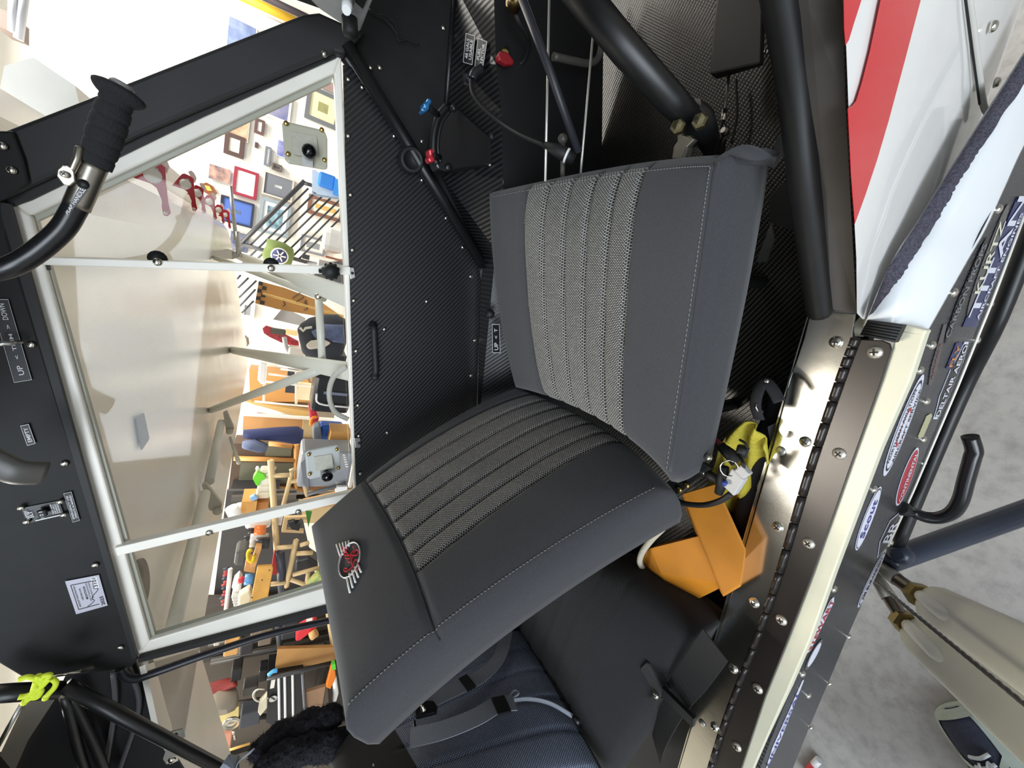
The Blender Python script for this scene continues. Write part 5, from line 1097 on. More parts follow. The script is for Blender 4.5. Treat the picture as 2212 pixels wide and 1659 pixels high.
# posts seen through the windshield
WR('yellow_post', [(495, -20), (668, 60)], 6.7, .06, K('#e3b02f', .5), 'yellow painted post seen through the windshield', 'post', seg=4)
WR('dark_post', [(545, -18), (690, 50)], 6.9, .05, K('#4a4248'), 'dark post beside the yellow one outside the windshield', 'post', seg=4)
WR('white_post', [(470, -10), (640, 66)], 6.92, .02, K('#ffffff'), 'thin white wall trim left of the yellow post', 'trim', seg=4)
for k, (a, b) in enumerate((((30, -10), (28, 70)), ((52, -10), (40, 85)))): WR('door_track', [a, b], 5.6, .03, K('#b9bcc4', .4), 'pale grey door track at the top left corner', 'track', 'door tracks above the wing', seg=6)
WB('door_opener', (-20, 10), (20, 66), 5.7, .3, K('#6b5f58'), 'brown door opener box at the top left corner', 'opener')
# --- stair with cable rail ------------------------------------------------------------
IR = K('#3a3b40', .4)
stair = thing('staircase', 'white staircase with black railing of slanting bars in front of the framed pictures', 'stairs', (W(600, 640, y=6.3).x, 6.3, 0))
m = MB().tube([W(661, 566, y=6.34), V((W(661, 566, y=6.34).x, 6.34, 0))], .03, 6); obj('post', m, K('#8a8b8e'), stair)
WR('handrail', [(658, 391), (519, 527)], 6.3, .028, IR, parent=stair)
WR('rail_return', [(656, 395), (676, 401)], 6.3, .024, IR, parent=stair)
WR('post', [(517, 526), (661, 566)], 6.3, .026, IR, parent=stair)
for a, b in (((666, 407), (540, 530)), ((681, 416), (523, 570)), ((699, 421), (557, 558)), ((716, 426), (598, 540)), ((735, 431), (612, 552)), ((736, 450), (634, 552)), ((737, 470), (645, 560)), ((706, 500), (646, 559))):
    WR('rail_bar', [a, b], 6.3, .012, IR, parent=stair)
for a, b in (((520, 594), (512, 603)), ((537, 600), (514, 622)), ((554, 606), (516, 643)), ((552, 625), (518, 661)), ((548, 650), (522, 676))): WR('rail_bar', [a, b], 6.35, .012, IR, parent=stair)
WP('stair_stringer', [(606, 667), (600, 660), (628, 632), (534, 735), (528, 722)][:2]+[(534, 722), (536, 737)], 6.45, .06, K('#f4f1ea'), parent=stair)
WP('under_stair_panel', [(612, 664), (660, 688), (655, 705), (590, 690)], 6.5, .05, K('#8b8c8e'), parent=stair)
gb_ = hub('duffel_bag', 'olive green bag with a round emblem hanging on the stair rail', 'bag', (602, 545), 6.2)
gp = [(577, 515), (600, 520), (616, 525), (634, 538), (636, 551), (630, 571), (612, 573), (583, 572), (569, 564), (566, 546), (570, 538), (575, 530)]
m = MB(); c_ = W(602, 546, y=6.2)
rings = []
for s_, d_ in ((.35, -.14), (.75, -.11), (.95, -.06), (1.0, 0), (.92, .06), (.5, .10)): rings.append([c_+(W(*p, y=6.2)-c_)*s_+V((0, d_, 0)) for p in gp])
m.loft(rings, 0, True); obj('bag_body', m, mat('olive_cloth', '#6f8048', .9, bump=.6, nscale=6, noise=.12), gb_)
q_ = [V((0, 0, 0))]*4; cc = W(604, 553, y=6.03)
m = MB().lathe(cc, (0, -1, 0), [(.10, 0), (.10, .01), (0, .012)], 22); ep = obj('emblem', m, K('#f2f0ee'), gb_)
m = MB().lathe(cc+V((0, -.012, 0)), (0, -1, 0), [(.085, 0), (.085, .004), (0, .005)], 22); obj('emblem_centre', m, K('#2f3a6c'), ep)
m = MB()
for a in (.5, 1.6, 2.6): m.box(cc+V((0, -.018, 0)), V((math.cos(a), 0, math.sin(a)))*.07, (0, .002, 0), V((-math.sin(a), 0, math.cos(a)))*.008)
obj('emblem_cross', m, K('#f2f0ee'), ep)
# bin with blue bag, white tub
tb_ = hub('storage_tub', 'clear tub holding a bright blue bag beside the panel edge', 'tub', (705, 400), 6.2)
WP('tub_body', [(674, 368), (680, 366), (736, 410), (736, 430), (700, 424), (674, 412)], 6.25, .3, mat('tub_clear', '#b4c6da', .2), parent=tb_)
m = MB(); wbx(m, (690, 368), (722, 412), 6.2, .2); obj('blue_bag', m, K('#2f7ed6', .5), tb_, bevel=.03)
WB('jug', (724, 385), (736, 424), 6.18, .2, K('#3a8fe0', .4), parent=tb_, label='blue jug')
WR('tub_rim', [(674, 413), (680, 420), (705, 425), (738, 430)], 6.2, .012, K('#7d93aa', .3), parent=tb_, sp=4)
WB('paper_towel_roll', (703, 486), (742, 552), 4.6, .3, K('#fbfaf8'), 'white roll standing behind the black lock knob', 'roll', bevel=.06)
WB('plant_pot', (704, 552), (742, 566), 4.62, .25, K('#b0714f'), 'terracotta tray under the white roll', 'pot')
WP('desk_top', [(690, 575), (745, 560), (745, 620), (672, 606)], 4.9, .4, K('#77777b'), 'grey desk top behind the front lift strut', 'desk')
WB('printer', (690, 560), (738, 590), 4.8, .3, K('#cfd0d2'), 'pale printer box behind the lock knob', 'printer')
WB('lamp', (654, 548), (668, 562), 5.4, .1, K('#4e5055'), 'small dark lamp head at the end of the rail post', 'lamp')
# long cardboard with checker end, sticks
cb = hub('cardboard_sheet', 'long cardboard sheet with a black checkered end under the lift strut', 'cardboard', (620, 650), 5.2)
WP('sheet', [(559, 607), (612, 621), (690, 650), (748, 690), (690, 684), (600, 668), (551, 655)], 5.2, .02, K('#dca766'), parent=cb)
fnq = quadfn(W(551, 655, y=5.19), W(559, 607, y=5.19), W(577, 612, y=5.19), W(571, 658, y=5.19))
m = MB()
for i in range(6):
    for j in range(2):
        if (i+j) % 2: m.prism([fnq(i/6, j/2), fnq((i+1)/6, j/2), fnq((i+1)/6, (j+1)/2), fnq(i/6, (j+1)/2)], V((0, -.004, 0)))
obj('checker_squares', m, K('#4a4340'), cb)
m = MB()
for pts in ([(632, 644), (648, 632), (656, 642), (640, 652)], [(655, 660), (660, 648), (664, 668), (656, 670)], [(612, 650), (616, 658), (610, 662)]): m.tube(Ws(pts, y=5.19), .006, 6)
obj('printed_marks', m, K('#5a4a3c'), cb)
WR('dowel', [(567, 634), (742, 683)], 5.12, .012, K('#e9c377'), 'thin yellow wooden dowel lying along the cardboard sheet', 'dowel')
# dark carry bag with pale cushion
dbag = hub('gear_bag', 'black and blue-grey gear bag behind the jury strut', 'bag', (700, 720), 4.6)
def blob(pts, y, d, mt, parent, nm, bump=1):
    c = V((0, 0, 0))
    P = [W(*p, y=y) for p in pts]
    for p in P: c += p/len(P)
    m = MB(); m.loft([[c+(p-c)*s+V((0, e*d, 0)) for p in P] for s, e in ((.4, -.5), (.8, -.38), (.97, -.15), (1, .1), (.8, .4), (.3, .5))], 0, True)
    return obj(nm, m, mt, parent)
blob([(642, 712), (650, 700), (668, 688), (700, 680), (730, 680), (748, 692), (748, 740), (740, 765), (700, 775), (668, 778), (652, 760), (646, 735)], 4.6, .4, mat('bag_navy', '#2f333d', .8, bump=.5, nscale=9), dbag, 'bag_body')
blob([(672, 716), (700, 700), (742, 702), (746, 742), (720, 738), (696, 728), (680, 730)], 4.42, .2, mat('bag_blue', '#5b678a', .8, bump=.6, nscale=12, noise=.2), dbag, 'side_pocket')
WP('cushion', [(660, 748), (672, 738), (700, 734), (716, 742), (700, 752), (668, 756)], 4.3, .08, K('#eae2d2'), parent=dbag, bevel=.02)
m = MB().tube(Ws([(648, 708), (655, 715), (660, 709), (674, 707)], y=4.38), .012, 6); obj('logo_mark', m, PAP, dbag)
WB('black_case', (690, 762), (746, 790), 4.62, .35, K('#23242a'), 'black case under the gear bag', 'case')
# red chequered sled
sl = hub('sled', 'red chequered sled hanging beneath the stair side board', 'sled', (600, 725), 6.1)
m = MB().prism(Ws([(567, 710), (574, 704), (588, 708), (645, 738), (646, 750), (612, 742), (582, 728), (570, 720)], y=6.1), V((0, .06, 0))); obj('sled_body', m, mat('red_check', '#a8202c', .4, col2='#5c1a20', nscale=30), sl)
WB('box_file', (586, 709), (616, 725), 6.0, .08, K('#3f4038'), 'dark printed box on the red sled', 'box')
WB('wood_tray', (616, 712), (642, 726), 6.0, .08, K('#dcc590'), 'pale wooden tray on the red sled', 'tray')
WR('vacuum_hose', [(614, 728), (619, 752), (630, 768)], 5.9, .03, K('#8f9094', .4), 'grey vacuum hose by the red sled', 'hose', sp=4)
WB('grinder', (624, 750), (656, 774), 5.8, .2, K('#b9b4ae', .4), 'pale bench grinder behind the aft lift strut', 'grinder', bevel=.02)
WP('wheel', [(527, 724), (536, 732), (538, 745), (531, 751)], 6.2, .1, K('#8a8478'), 'small grey wheel at the wing edge', 'wheel', bevel=.02)
WP('wood_cabinet', [(538, 798), (660, 812), (690, 868), (540, 868)], 6.6, .3, K('#c08a4a', .5), 'tall honey brown wooden cabinet behind the wire shelf', 'cabinet')
WP('wood_shelf_board', [(540, 868), (670, 890), (660, 905), (530, 868)], 6.5, .4, K('#c9a568'), 'pale wooden board at the cabinet foot', 'board')
WR('wall_trim', [(530, 878), (670, 900)], 6.55, .06, K('#f2f0ec'), 'white trim strip under the wooden board', 'trim', seg=4)
WP('door_1', [(526, 893), (668, 898), (690, 1000), (668, 1000), (524, 928)], 6.6, .2, K('#b98a58', .5))['kind'] = 'structure'
WB('thermostat', (528, 889), (554, 899), 6.56, .04, K('#f4f4f2'), 'white switch box at the wing edge', 'switch')
rk_ = hub('storage_rack', 'white storage rack uprights behind the gear bag and sled', 'rack', (640, 800), 6.2)
for xx in (-2.35,):
    m = MB().box((xx, 6.25, 1.15), (.02, 0, 0), (0, .02, 0), (0, 0, 1.15)); obj('upright', m, K('#e9e6df'), rk_)
for zz in (.7,):
    m = MB().box((-.9, 5.25, zz), (1.5, 0, 0), (0, 1.02, 0), (0, 0, .015)); obj('rack_shelf', m, K('#e0dcd0'), rk_)
wsh = hub('wire_shelf', 'white wire shelf with thin rods behind the jury strut', 'shelf', (620, 830), 5.4)
for a, b in (((600, 790), (668, 800)), ((580, 808), (626, 814)), ((560, 823), (680, 836)), ((550, 867), (690, 880)), ((606, 797), (660, 804))): WR('rod', [a, b], 5.4, .012, K('#f6f4ee'), parent=wsh)
for a, b in (((574, 790), (570, 866)), ((640, 800), (640, 872))): WR('upright', [a, b], 5.42, .016, K('#e6dfc8'), parent=wsh)
WP('sprayer_bottle', [(560, 780), (577, 784), (574, 826), (566, 833), (556, 822)], 5.2, .12, K('#fbfaf8'), 'white bottle with a black mark on the wire shelf', 'bottle', bevel=.02)
WB('box', (622, 802), (640, 850), 5.5, .15, K('#37383c'), 'dark upright box on the wire shelf', 'box')
WB('carton', (644, 834), (680, 866), 5.5, .2, K('#f0e2be'), 'cream carton behind the black tote', 'carton')
to = hub('tote', 'shiny black plastic tote bin below the aft lift strut', 'tote', (715, 850), 4.4)
m = MB(); wbx(m, (682, 808), (752, 896), 4.4, .4); obj('tote_body', m, K('#1f2025', .2), to, bevel=.04)
WR('tote_handle', [(684, 850), (690, 872), (752, 880)], 4.36, .010, K('#e8e8ea', .2), parent=to, sp=4)
m = MB(); wbx(m, (700, 846), (750, 856), 4.37, .04); obj('latch_strip', m, K('#6c7488', .3), to)
ht = hub('life_vest', 'red and orange life vest hanging by the black tote', 'vest', (675, 900), 4.7)
WP('vest_body', [(666, 876), (680, 880), (690, 905), (680, 925), (670, 915), (668, 895)], 4.7, .12, K('#b81f38'), parent=ht, bevel=.02)
WR('vest_strap', [(686, 900), (674, 904), (672, 918), (684, 912)], 4.62, .016, K('#f08a1c'), parent=ht, sp=4)
WB('blue_sack', (694, 920), (738, 958), 4.5, .2, K('#2a66cc'), 'bright blue sack under the life vest', 'sack', bevel=.03)
WP('grey_pack', [(676, 926), (692, 918), (696, 945), (690, 958), (676, 950)], 4.4, .15, K('#5f6a78'), 'grey blue pack beside the blue sack', 'pack', bevel=.02)
WB('cardboard_box', (715, 932), (754, 962), 4.3, .25, K('#c99650'), 'cardboard box above the lower vent plate', 'box', 'cardboard boxes in the workshop')
for pts, y, c, lb in (([(525, 930), (602, 924), (645, 922), (656, 930), (654, 955), (640, 958), (600, 950), (523, 945)], 5.6, '#232a52', 'navy coat hanging by the wooden wall'), ([(523, 955), (550, 950), (580, 962), (576, 974), (560, 974), (522, 965)], 5.5, '#5b6480', 'grey blue coat hanging under the navy coat')):
    o = blob(pts, y, .2, mat('cloth_'+c[1:], c, .9, bump=.5, nscale=7), None, 'coat'); tag(o, lb, 'coat', 'hanging coats')
cab = hub('glass_cabinet', 'long wooden cabinet with glazed doors under the coats', 'cabinet', (580, 1010), 5.9)
m = MB(); wbx(m, (505, 958), (668, 1060), 5.9, .3); obj('cabinet_body', m, K('#5d4a3a'), cab)
x0_, x1_, z0_, z1_ = wq((505, 958), (668, 1060), 5.9); m = MB(); m.box(((x0_+x1_)/2, 6.05, z0_/2), ((x1_-x0_)/2, 0, 0), (0, .15, 0), (0, 0, z0_/2)); obj('cabinet_base', m, K('#8a6238'), cab)
for a, b in (((505, 990), (650, 994)), ((502, 1048), (662, 1058)), ((640, 960), (640, 1056)), ((580, 958), (632, 964))): WR('door_rail', [a, b], 5.86, .035, K('#c68f4c', .5), parent=cab, seg=4)
for p1, p2 in (((575, 964), (628, 986)), ((592, 1000), (640, 1044)), ((520, 998), (578, 1042))): WB('door_pane', p1, p2, 5.88, .01, mat('cabinet_glass', '#7b7a68', .15), None, None, parent=cab)
WB('dark_cupboard', (498, 1060), (600, 1084), 5.6, .3, K('#2a2a2c'), 'dark cupboard below the glazed cabinet', 'cupboard')
WP('wall_back', [(655, 905), (748, 930), (760, 1130), (640, 1130)], 6.3, .1, K('#cbb48a'))['kind'] = 'structure'
# timber frames (easels)
OAK = K('#d9bd8c', .6)
def easel(lab, segs, y, grp='timber work stands'):
    h = hub('work_stand', lab, 'stand', segs[0][0], y, grp)
    for s in segs:
        a, b, r = s[0], s[1], s[2] if len(s) > 2 else .022
        WR('timber', [a, b], y+random.uniform(0, .02), r, OAK, parent=h, seg=4)
    return h
easel('long upright timber stand edge behind the glass latch bar', [((585, 994), (600, 1220), .03), ((587, 1028), (626, 1026)), ((588, 1010), (596, 1012))], 4.0)
easel('timber stand next to the lower vent plate', [((632, 1016), (612, 1092)), ((626, 1018), (636, 1014)), ((628, 1040), (658, 1038)), ((656, 1042), (664, 1072))], 4.1)
easel('timber stand in front of the dark bag', [((640, 1166), (618, 1268), .026), ((596, 1184), (640, 1180)), ((640, 1196), (676, 1194)), ((632, 1242), (690, 1226)), ((628, 1252), (668, 1266)), ((666, 1236), (660, 1280)), ((585, 1262), (620, 1258)), ((648, 1178), (668, 1172))], 3.9)
bn_ = hub('equipment_bin', 'grey lidded bin behind the lower vent plate', 'bin', (700, 1010), 3.9)
m = MB(); wbx(m, (652, 976), (752, 1052), 3.9, .35); obj('bin_body', m, K('#8f949c', .4), bn_, bevel=.03)
WR('bin_rail', [(664, 1068), (748, 1044)], 3.85, .02, K('#55575e', .4), parent=bn_)
for k in range(6): WB('vent_slot', (741+1.2*k, 982+5*k), (746+1.2*k, 984+5*k), 3.89, .01, PAP, None, None, parent=bn_)
WP('dust_cover', [(650, 1000), (664, 985), (668, 1060), (655, 1045)], 3.88, .05, K('#6c7076'), 'dark grey cover hanging by the grey bin', 'cover')
WP('plywood_sheet', [(655, 1080), (745, 1060), (752, 1090), (660, 1100)], 4.2, .03, K('#c59560'), 'plywood sheet below the grey bin', 'sheet')
WB('electrical_box', (728, 1052), (748, 1068), 3.8, .1, K('#e4e6e6'), 'pale electrical box beside the backrest edge', 'box')
fig = hub('robot_toy', 'lime green and white machine on the bench by the timber stand', 'machine', (565, 1040), 4.2)
WP('green_cover', [(546, 1035), (555, 1020), (568, 1024), (574, 1034), (562, 1040), (560, 1050), (553, 1048)], 4.2, .1, K('#6cd22c', .4), parent=fig)
for p1, p2, c in (((560, 1034), (582, 1050), '#f2eee0'), ((556, 1050), (582, 1064), '#e8e2d0'), ((553, 1064), (582, 1078), '#efe8cc'), ((562, 1016), (584, 1024), '#dcd8c0')): WB('machine_block', p1, p2, 4.22, .12, K(c), None, None, parent=fig, bevel=.02)
WB('white_bulb', (552, 1010), (559, 1018), 4.2, .05, PAP, 'small white bulb above the green machine', 'bulb', bevel=.02)
WP('blue_cloth', [(538, 1076), (550, 1070), (558, 1078), (546, 1084)], 4.1, .05, K('#8ab8e8'), 'small pale blue cloth on the bench', 'cloth', bevel=.01)
# ---- bench goods below the latch bar
GB = 'goods on the workshop bench'
def roll(p, q_, r, y, lb):
    m = MB().tube([W(*p, y=y), W(*q_, y=y)], r, 14); tag(obj('paper_roll', m, K('#f2f0ea')), lb, 'roll', GB)
roll((500, 1096), (512, 1120), .055, 4.0, 'white paper roll at the wing edge, upper of two'); roll((512, 1092), (522, 1112), .05, 4.15, 'white paper roll touching the cardboard carton, lower of two')
WB('cardboard_box', (522, 1084), (551, 1116), 4.1, .25, K('#cf9a50'), 'cardboard carton beside the white rolls', 'box', 'cardboard boxes in the workshop')
WB('cardboard_box', (552, 1086), (578, 1104), 4.2, .25, K('#b97a3a'), 'open brown carton next to the timber upright', 'box', 'cardboard boxes in the workshop')
WB('plastic_jug', (530, 1126), (584, 1142), 4.0, .15, K('#eeeeea', .4), 'white plastic jug lying under the latch bar', 'jug', GB, bevel=.03)
def can(p, q_, r, y, c, lb, cap=None, cat='bottle'):
    h = hub('bottle' if cat == 'bottle' else cat, lb, cat, p, y, GB)
    m = MB().tube([W(*p, y=y), W(*q_, y=y)], r, 16); obj('body', m, K(c, .3), h)
    d = (W(*q_, y=y)-W(*p, y=y)).normalized(); 
    m = MB().tube([W(*p, y=y)-d*.05, W(*p, y=y)+d*.002], r*.6, 12); obj('cap', m, K(cap or '#26262a', .3), h)
    return h
can((549, 1146), (575, 1144), .045, 3.9, '#d9722a', 'orange and black spray bottle lying by the timber upright')
can((552, 1174), (582, 1172), .055, 3.9, '#2b2c30', 'black cylinder bottle under the orange spray bottle', '#c9c9c6')
can((540, 1162), (580, 1160), .04, 4.05, '#c8c8c4', 'silver cylinder bottle between the orange and black ones')
can((528, 1252), (547, 1250), .05, 3.8, '#5c9bd0', 'blue, white and red tin beside the plywood board', '#c8282c', 'tin')
yb = hub('rope_box', 'narrow cardboard box with a yellow rope coil beside it', 'box', (545, 1210), 3.8)
WP('box_panel', [(552, 1184), (565, 1184), (552, 1224), (540, 1226), (548, 1202)], 3.78, .1, K('#cd9a5c'), parent=yb)
WP('box_panel', [(531, 1218), (552, 1222), (550, 1238), (527, 1234)], 3.8, .15, K('#c58f52'), parent=yb)
m = MB()
for k in range(6): m.tube([W(541+7*math.cos(a*.7)+k*.6, 1200+13*math.sin(a*.7)+k*.4, y=3.74+.01*k) for a in range(8)], .012, 6, smooth_path=3)
obj('rope_coil', m, K('#e8c818'), yb)
bd = hub('plywood_board', 'worn yellow plywood board with rounded corners leaning on the bench', 'board', (565, 1270), 3.7)
WP('board', [(556, 1224), (588, 1222), (590, 1230), (575, 1312), (542, 1312), (541, 1300)], 3.7, .03, mat('ply_yellow', '#cf9a45', .6, noise=.12, nscale=8), parent=bd, bevel=.008)
for p in ((582, 1232), (566, 1253), (544, 1291)): m = MB().dome(W(*p, y=3.7), (0, -1, 0), .008); obj('screw', m, K('#5a4a30'), bd)
WB('tool_case', (508, 1192), (532, 1222), 4.0, .2, K('#4b4a48'), 'dark tool pile beside the yellow rope', 'tools', GB, bevel=.03)
for k in range(12):
    a = (483+random.uniform(-2, 4)-k*.7, 1230+k*7); b = (a[0]+14, a[1]-6+random.uniform(-3, 3))
    WR('clamp', [a, b], 4.1, .012, K('#a8282c' if k % 3 else '#2c2e48', .4), 'red or navy clamp hanging in the row at the wing edge', 'clamp', 'clamps along the wing edge')
WR('rack_rail', [(498, 1228), (487, 1330)], 4.05, .02, K('#e0dcd4'), 'white rack rail beside the row of clamps', 'rail', seg=4)
WP('white_jug', [(504, 1258), (516, 1246), (522, 1256), (520, 1280), (508, 1284), (500, 1272)], 3.95, .12, K('#e9e8e4', .4), 'white spout jug next to the clamps', 'jug', GB, bevel=.02)
WP('pale_bag', [(514, 1290), (540, 1274), (546, 1290), (538, 1318), (512, 1326)], 3.75, .1, K('#dccfae'), 'beige paper bag behind the plywood board', 'bag', bevel=.02)
for k in range(4): WB('dish', (500+k*1.5, 1288+6*k), (516, 1292+6*k), 3.9, .12, K('#c9c7c2', .4), 'grey dish in the small stack beside the paper bag', 'dish', 'stack of grey dishes', bevel=.01)
WB('red_toolbox', (592, 1195), (602, 1240), 3.95, .12, K('#c3262e', .4), 'narrow red box beside the black post', 'box')
WR('steel_post', [(604, 1192), (612, 1288)], 3.95, .045, K('#353a46', .4), 'dark blue steel post behind the timber stand', 'post', seg=4)
WP('refuse_bag', [(640, 1212), (668, 1204), (686, 1216), (688, 1230), (660, 1232), (638, 1236)], 4.1, .2, mat('plastic_black', '#2a2a2e', .35, bump=.6, nscale=14), 'crinkled black plastic bag behind the timber stand', 'bag', bevel=.02)
WP('plant_sack', [(664, 1266), (690, 1240), (702, 1250), (706, 1275), (672, 1282)], 3.7, .1, mat('sack_green', '#3f7a42', .6, col2='#d8d27a', nscale=6), 'green and yellow printed sack at the backrest edge', 'sack', bevel=.02)
WP('green_pennant', [(660, 1104), (674, 1106), (666, 1140)], 4.3, .02, K('#3f7d2c'), 'green triangular flag by the backrest edge', 'flag')
for p, y in (((598, 1116), 4.1),):
    WP('funnel', [(598, 1120), (612, 1116), (608, 1136), (602, 1136)], 4.1, .06, K('#e6dede'), 'pale funnel cup by the timber upright', 'funnel', bevel=.01)
WP('chair_back', [(614, 1118), (664, 1116), (664, 1122), (622, 1124), (618, 1144), (656, 1146), (656, 1152), (608, 1150)], 4.4, .04, OAK, 'open wooden chair back by the wall', 'chair')
WP('power_tool', [(620, 1130), (636, 1126), (640, 1134), (652, 1124), (646, 1148), (628, 1144)], 4.35, .1, K('#25262a'), 'black power tool within the wooden chair back', 'tool', bevel=.01)
wbn = hub('workbench', 'workshop bench with a dark brown back panel holding the clutter under the latch bar', 'bench', (560, 1200), 4.7)
WP('back_panel', [(490, 1060), (640, 1060), (700, 1330), (455, 1340)], 4.75, .04, K('#4c4a48'), parent=wbn)
for px, py in ((500, 1075), (640, 1070), (660, 1320), (470, 1325)):
    q_ = W(px, py, y=4.72); m = MB().box((q_.x, 4.72, q_.z/2), (.03, 0, 0), (0, .03, 0), (0, 0, q_.z/2)); obj('leg', m, K('#5f5a54'), wbn)
for px, py in ((640, 1070), (660, 1320)):
    q_ = W(px, py, y=4.72); m = MB().box((q_.x, 4.15, .40), (.03, 0, 0), (0, .56, 0), (0, 0, .02)); obj('bench_arm', m, K('#5f5a54'), wbn)
q0_, q1_ = W(500, 1075, y=4.72), W(660, 1320, y=4.72); m = MB().box(((q0_.x+q1_.x)/2+.3, 4.15, .41), ((q0_.x-q1_.x)/2+.25, 0, 0), (0, .56, 0), (0, 0, .025)); obj('worktop', m, K('#77685a'), wbn)

# ---- behind the rear window: shelving
shv = hub('shelving', 'dark steel shelving with a brown back panel behind the rear side window', 'shelving', (600, 1480), 4.2)
WP('back_panel', [(380, 1290), (760, 1290), (780, 1740), (300, 1740)], 4.6, .04, K('#4f473f'), parent=shv)
for px in (-4.75, -6.4): m = MB().box((px, 4.55, 1.0), (.03, 0, 0), (0, .03, 0), (0, 0, 1.0)); obj('leg', m, K('#3a3733', .5), shv)
m = MB().box((-5.6, 4.1, .62), (.85, 0, 0), (0, .5, 0), (0, 0, .015)); obj('shelf', m, K('#3a3733', .5), shv)
for a, b in (((455, 1430), (745, 1372)), ((450, 1390), (720, 1330)), ((460, 1530), (640, 1500)), ((430, 1560), (600, 1545))): WR('shelf_edge', [a, b], 4.2, .035, K('#3a3733', .5), parent=shv, seg=4)
WR('post', [(600, 1345), (606, 1420)], 4.15, .03, K('#555a60', .4), parent=shv, seg=4)
WR('post', [(525, 1380), (520, 1410)], 4.15, .03, K('#55585a', .4), parent=shv, seg=4)
WR('timber_post', [(708, 1310), (722, 1400)], 4.0, .035, OAK, 'upright timber post at the headrest edge', 'post', seg=4)
rd = hub('tool_pouch', 'red plastic case on the dark shelf behind the rear window', 'case', (660, 1365), 3.9)
WP('case_body', [(640, 1372), (644, 1364), (679, 1344), (685, 1350), (684, 1358), (648, 1385), (638, 1386)], 3.9, .12, K('#d5303c', .4), parent=rd, bevel=.015)
WB('case_tag', (663, 1340), (673, 1348), 3.9, .03, PAP, None, None, parent=rd)
m = MB().tube([W(671, 1375, y=3.85), W(684, 1366, y=3.85)], .045, 12); tag(obj('wood_slice', m, K('#c79a60')), 'small round wood block under the red case', 'block')
WP('cardboard_sheet', [(600, 1402), (730, 1398), (732, 1430), (594, 1446)], 3.95, .04, K('#b98a52'), 'wide cardboard sheet below the red case', 'cardboard')
WP('cardboard_flap', [(660, 1496), (712, 1480), (716, 1525), (664, 1548)], 3.9, .04, K('#c39a78'), 'pinkish cardboard carton behind the black rack', 'cardboard')
rk = hub('amplifier_rack', 'black rack with white vertical bars and a round white logo', 'rack', (620, 1500), 3.8)
WP('rack_body', [(578, 1466), (655, 1452), (662, 1560), (640, 1590), (575, 1560)], 3.85, .3, K('#1d1f24', .4), parent=rk)
for x in (602, 615, 632): WR('bar', [(x, 1462-(x-602)*.2), (x+2, 1582)], 3.82, .013, K('#eef0f2', .3), parent=rk, seg=6)
WR('bar', [(653, 1455), (660, 1560)], 3.82, .016, K('#6c7078', .4), parent=rk, seg=6)
WR('top_rail', [(576, 1466), (735, 1428)], 3.8, .025, K('#26272b', .4), parent=rk, seg=4)
m = MB().lathe(W(590, 1509, y=3.84), (0, -1, 0), [(.04, 0), (.04, .006), (0, .007)], 20); lg = obj('round_logo', m, PAP, rk)
m = MB().box(W(590, 1509, y=3.825), V((.024, 0, .02)), (0, .002, 0), V((-.004, 0, .005))); obj('logo_mark', m, K('#3a3a3e'), lg)
m = MB(); wbx(m, (586, 1470), (592, 1486), 3.84, .01); obj('rack_label', m, PAP, rk)
cg = hub('caulking_gun', 'orange tool with a green tip at the headrest edge', 'tool', (716, 1450), 3.7)
WP('gun_body', [(704, 1485), (716, 1440), (724, 1448), (726, 1464), (714, 1490)], 3.7, .06, K('#e07a1c', .4), parent=cg, bevel=.01)
WP('gun_tip', [(716, 1436), (724, 1434), (726, 1446), (718, 1448)], 3.7, .05, K('#58cc30', .4), parent=cg)
WP('white_helmet', [(720, 1480), (728, 1472), (732, 1500), (726, 1520), (718, 1518)], 3.75, .1, K('#f2f2f0', .3), 'white edge of a helmet at the headrest', 'helmet', bevel=.02)
m = MB()
for k in range(5): m.tube(Ws([(448, 1502-k*5), (480, 1492-k*5), (512, 1478-k*3)], y=4.0+.02*k), .022, 8, smooth_path=4)
tag(obj('hose_bundle', m, K('#8c2f28', .5)), 'dark red hose bundle on the shelf beyond the rear window', 'hose')
blob_ = blob([(448, 1512), (470, 1500), (512, 1496), (516, 1516), (500, 1524), (470, 1530), (446, 1532)], 3.95, .25, mat('cloth_grey_warm', '#8f8577', .9, bump=.5, nscale=8), None, 'dust_sheet'); tag(blob_, 'pale grey dust sheet beneath the red hoses', 'cloth')
WP('yellow_board', [(472, 1540), (516, 1526), (515, 1552), (468, 1564)], 3.9, .04, K('#d8c888'), 'pale yellow board beneath the dust sheet', 'board')
ch_ = hub('chrome_bell', 'round chrome bell lamp at the bottom of the rear window', 'bell', (500, 1560), 3.7)
m = MB().lathe(W(500, 1560, y=3.75), (0, -1, .1), [(.075, 0), (.082, .02), (.07, .03), (.05, .01), (.02, .02), (0, .02)], 22); obj('bell_rim', m, mat('bell_chrome', '#c9c6bf', .15, 1), ch_)
m = MB().tube([W(504, 1578, y=3.75), W(508, 1596, y=3.75)], .012, 8); obj('bell_stem', m, mat('bell_chrome', '#c9c6bf', .15, 1), ch_)
m = MB()
for k in range(4): m.tube([W(562+16*math.cos(a*.785+.4)+k, 1502+14*math.sin(a*.785+.4), y=3.8+.01*k) for a in range(7)], .006, 6, smooth_path=4)
tag(obj('cable_coil', m, K('#dcd8c8')), 'coil of white cable beside the black rack', 'cable')
WP('crumpled_paper', [(560, 1520), (577, 1502), (577, 1530), (562, 1548), (557, 1540)], 3.78, .06, mat('paper_beige', '#d0c8b0', .8, bump=.5, nscale=20), 'crumpled beige paper beside the black rack', 'paper', bevel=.008)
WR('blue_tool', [(580, 1458), (590, 1450), (599, 1448)], 3.75, .02, K('#4fa8dc', .4), 'short blue tool handle on top of the black rack', 'tool', sp=4)
